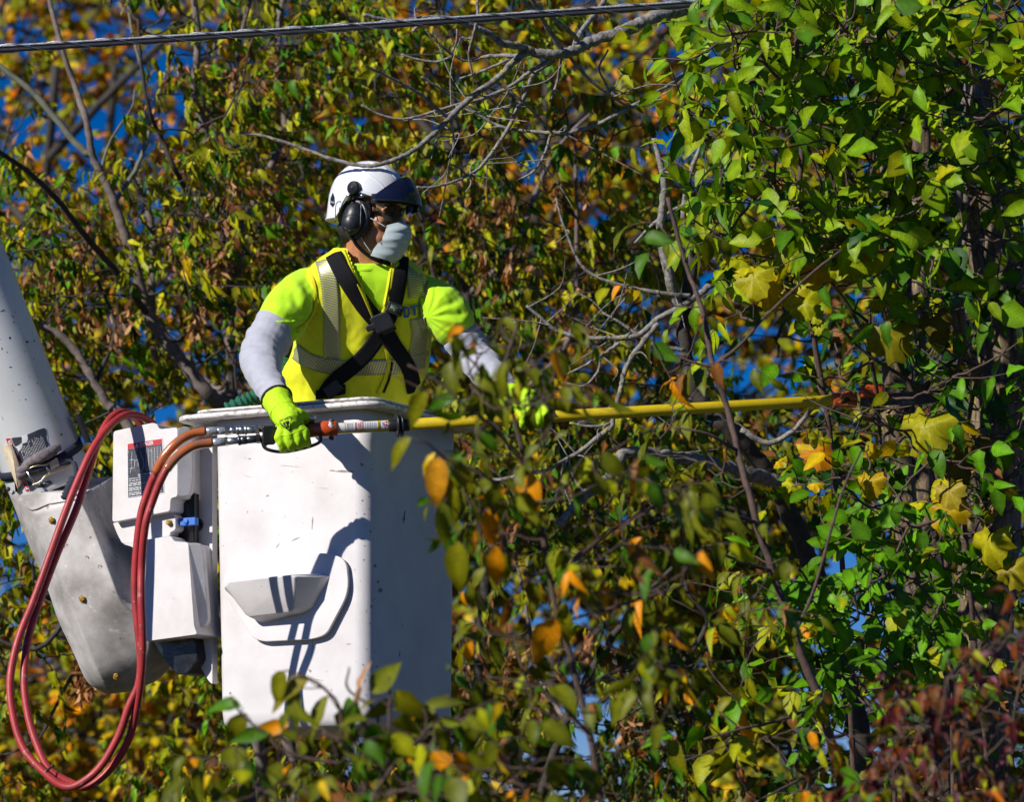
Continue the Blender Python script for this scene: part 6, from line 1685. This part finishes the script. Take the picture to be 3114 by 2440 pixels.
for x, y, ang, c in ((1585, 1215, .5, OL), (1650, 1205, -.3, (.10, .13, .004)), (1625, 1285, .2, (.085, .10, .004)), (1680, 1255, -.7, OL), (1560, 1260, .6, (.12, .135, .005)), (1640, 1230, -.9, (.10, .12, .02)), (1600, 1150, .4, OL)):
    p = W(x, y-50, 7.7); f2.link(p, .0016, .6); f2.leaf(p, -UPV - RT*ang + f2.rg.normal(size=3)*.1, -FW*.6 + SUNV*.5 + f2.rg.normal(size=3)*.25, .075, 'droop', c)
f2.finish()
f3 = Plant('cherry_sapling', 'blurred leafy sapling poking up over the bottom of the bucket', 'sapling', W(1130, 2900, 7.40), 'saplings in front of the bucket', twm='bark_brown')
f3.stem('trunk', [(1130, 2560, 7.40), (1120, 2440, 7.40), (1090, 2330, 7.40), (1040, 2260, 7.40), (980, 2230, 7.40)], .009, .005, 'bark_brown', True)
for pts in ([(1040, 2260, 7.40), (1030, 2150, 7.40), (980, 2090, 7.40), (930, 2060, 7.40), (870, 2040, 7.40)], [(1090, 2330, 7.40), (900, 2300, 7.40), (800, 2230, 7.40), (740, 2180, 7.40), (705, 2130, 7.40)], [(1090, 2330, 7.40), (1150, 2180, 7.45), (1060, 2100, 7.45), (1062, 2030, 7.45)],
            [(1120, 2440, 7.40), (1220, 2300, 7.40), (1290, 2230, 7.40), (1290, 2160, 7.40), (1240, 2110, 7.40)], [(1120, 2440, 7.40), (1300, 2380, 7.40), (1450, 2300, 7.40), (1560, 2250, 7.40)], [(1180, 2330, 7.40), (1185, 2150, 7.40), (1182, 2060, 7.40)]):
    f3.stem('branch', pts, .0045, .0022, 'bark_brown')
fill(f3, [(690, 2290), (900, 2230), (1100, 2190), (1300, 2170), (1500, 2210), (1650, 2290), (1700, 2480), (680, 2480)], 78, 7.00, 7.70, .13, (3, 5), .072, ['droop', 'ovate', 'lance', 'ovate_flat'], fg_pal, gthr=-.4, seed=6, **FGK)
for x, y, dd, sz, c, rx, ry in ((865, 2040, 7.40, .085, OL, -.3, -1), (940, 2070, 7.40, .11, (.15, .13, .012), -1, -.45), (905, 2090, 7.40, .09, (.12, .15, .012), -.5, -1), (1000, 2115, 7.40, .10, (.14, .15, .012), -.5, -1), (1050, 2150, 7.40, .10, OL, -.35, -.8), (1060, 2120, 7.40, .085, GR, .1, -1), (1085, 2130, 7.40, .085, (.10, .15, .012), .1, -1), (1100, 2090, 7.40, .08, (.36, .24, .13), -.2, -.6), (1130, 2110, 7.40, .09, (.16, .18, .012), .5, .9), (1200, 2100, 7.40, .11, OL, .8, -.7), (1290, 2160, 7.40, .10, (.14, .16, .02), 1, .5), (735, 2150, 7.40, .085, GR, -1, .1), (745, 2170, 7.40, .085, OL, -.5, -1), (880, 2200, 7.40, .1, OR, -.9, -.35), (820, 2230, 7.40, .09, GR, -1, -.1), (1090, 2100, 7.40, .07, TAN, .1, .8)):
    p = W(x, y, dd); f3.link(p, .0018, .6); f3.leaf(p, RT*rx + UPV*ry + f3.rg.normal(size=3)*.1, SUNV*.5 - FW*.5 + f3.rg.normal(size=3)*.35, sz, ['droop', 'ovate', 'lance'][f3.rg.integers(3)], c)
f3.finish()
f1 = Plant('cherry_sapling', 'blurred bare stemmed sapling leaning up across the right end of the pole', 'sapling', W(2620, 2900, 9.2), 'saplings in front of the bucket', twm='bark_brown')
f1.stem('trunk', [(2620, 2560, 9.2), (2593, 2436, 9.2), (2534, 2289, 9.2), (2495, 2141, 9.2), (2436, 1993, 9.2), (2397, 1890, 9.2), (2350, 1740, 9.2), (2306, 1606, 9.2), (2248, 1390, 9.25), (2211, 1237, 9.3), (2169, 1116, 9.3), (2132, 932, 9.35), (2084, 800, 9.4), (2030, 600, 9.4)], .016, .006, 'bark_brown', True)
for pts in ([(2169, 1116, 9.3), (2250, 1050, 9.3), (2330, 960, 9.3), (2470, 830, 9.3), (2560, 760, 9.3)], [(2169, 1116, 9.3), (2100, 1100, 9.3), (2050, 1075, 9.3)], [(2420, 1920, 9.2), (2480, 1780, 9.2), (2560, 1500, 9.2), (2620, 1370, 9.25)], [(2495, 2141, 9.2), (2380, 2190, 9.1), (2250, 2220, 9.0), (2140, 2250, 9.0)], [(2534, 2320, 9.2), (2420, 2380, 9.1), (2300, 2440, 9.0)],
            [(2300, 1590, 9.2), (2200, 1560, 9.1), (2080, 1540, 9.0), (1960, 1450, 9.0)], [(2350, 1740, 9.2), (2230, 1700, 9.1), (2150, 1660, 9.0)], [(2240, 1370, 9.25), (2150, 1320, 9.2), (2050, 1300, 9.2)]):
    f1.stem('branch', pts, .0055, .0028, 'bark_brown')
fill(f1, [(1900, 1300), (2250, 1350), (2350, 1600), (2350, 1950), (2150, 2000), (1950, 1700)], 26, 8.7, 9.5, .16, (3, 5), .074, ['droop', 'ovate', 'lance'], fg_pal, gthr=-.35, seed=11, **FGK)
fill(f1, [(1950, 700), (2150, 750), (2250, 1150), (2050, 1250), (1950, 1100)], 10, 9.1, 9.6, .16, (3, 4), .08, ['droop', 'ovate'], fg_pal, gthr=-.5, seed=12, **FGK)
fill(f1, [(2100, 2100), (2450, 2050), (2550, 2250), (2500, 2500), (2000, 2500)], 20, 8.6, 9.4, .16, (3, 5), .085, ['ovate_flat', 'ovate', 'droop'], [(BG, 4), (YG, 4), (OL, 3), (OR, 1)], gthr=-.35, seed=13, **FGK)
f1.finish()
# dark red shrub in the bottom right corner
rs = Plant('red_shrub', 'blurred maroon and rust leaved shrub in the bottom right corner', 'shrub', W(2900, 2900, 8.2), twm='bark_brown')
for x0, x1, x2 in ((2900, 2820, 2650), (2960, 2940, 2880), (3040, 3080, 3120), (2860, 2700, 2560)):
    rs.stem('stem', [(x0, 2560, 8.2), ((x0+x1)/2, 2400, 8.2), (x1, 2200, 8.15), (x2, 2000, 8.1)], .008, .003, 'bark_brown', True)
fill(rs, [(3234, 1840), (3020, 1920), (2860, 2060), (2660, 2190), (2580, 2360), (2560, 2560), (3234, 2560)], 105, 7.2, 8.3, .13, (4, 7), .046, ['droop', 'lance', 'ovate', 'dry'], [(lum(MA, .75), 6), (lum(RU, .5), 5), (lum(BR, .7), 4), (PU, 1.4), (DO, .3), (OL, 2), (YG, .8), (GR, .8)], gthr=-.4, gs=3, seed=21, **FGK)
rs.finish()
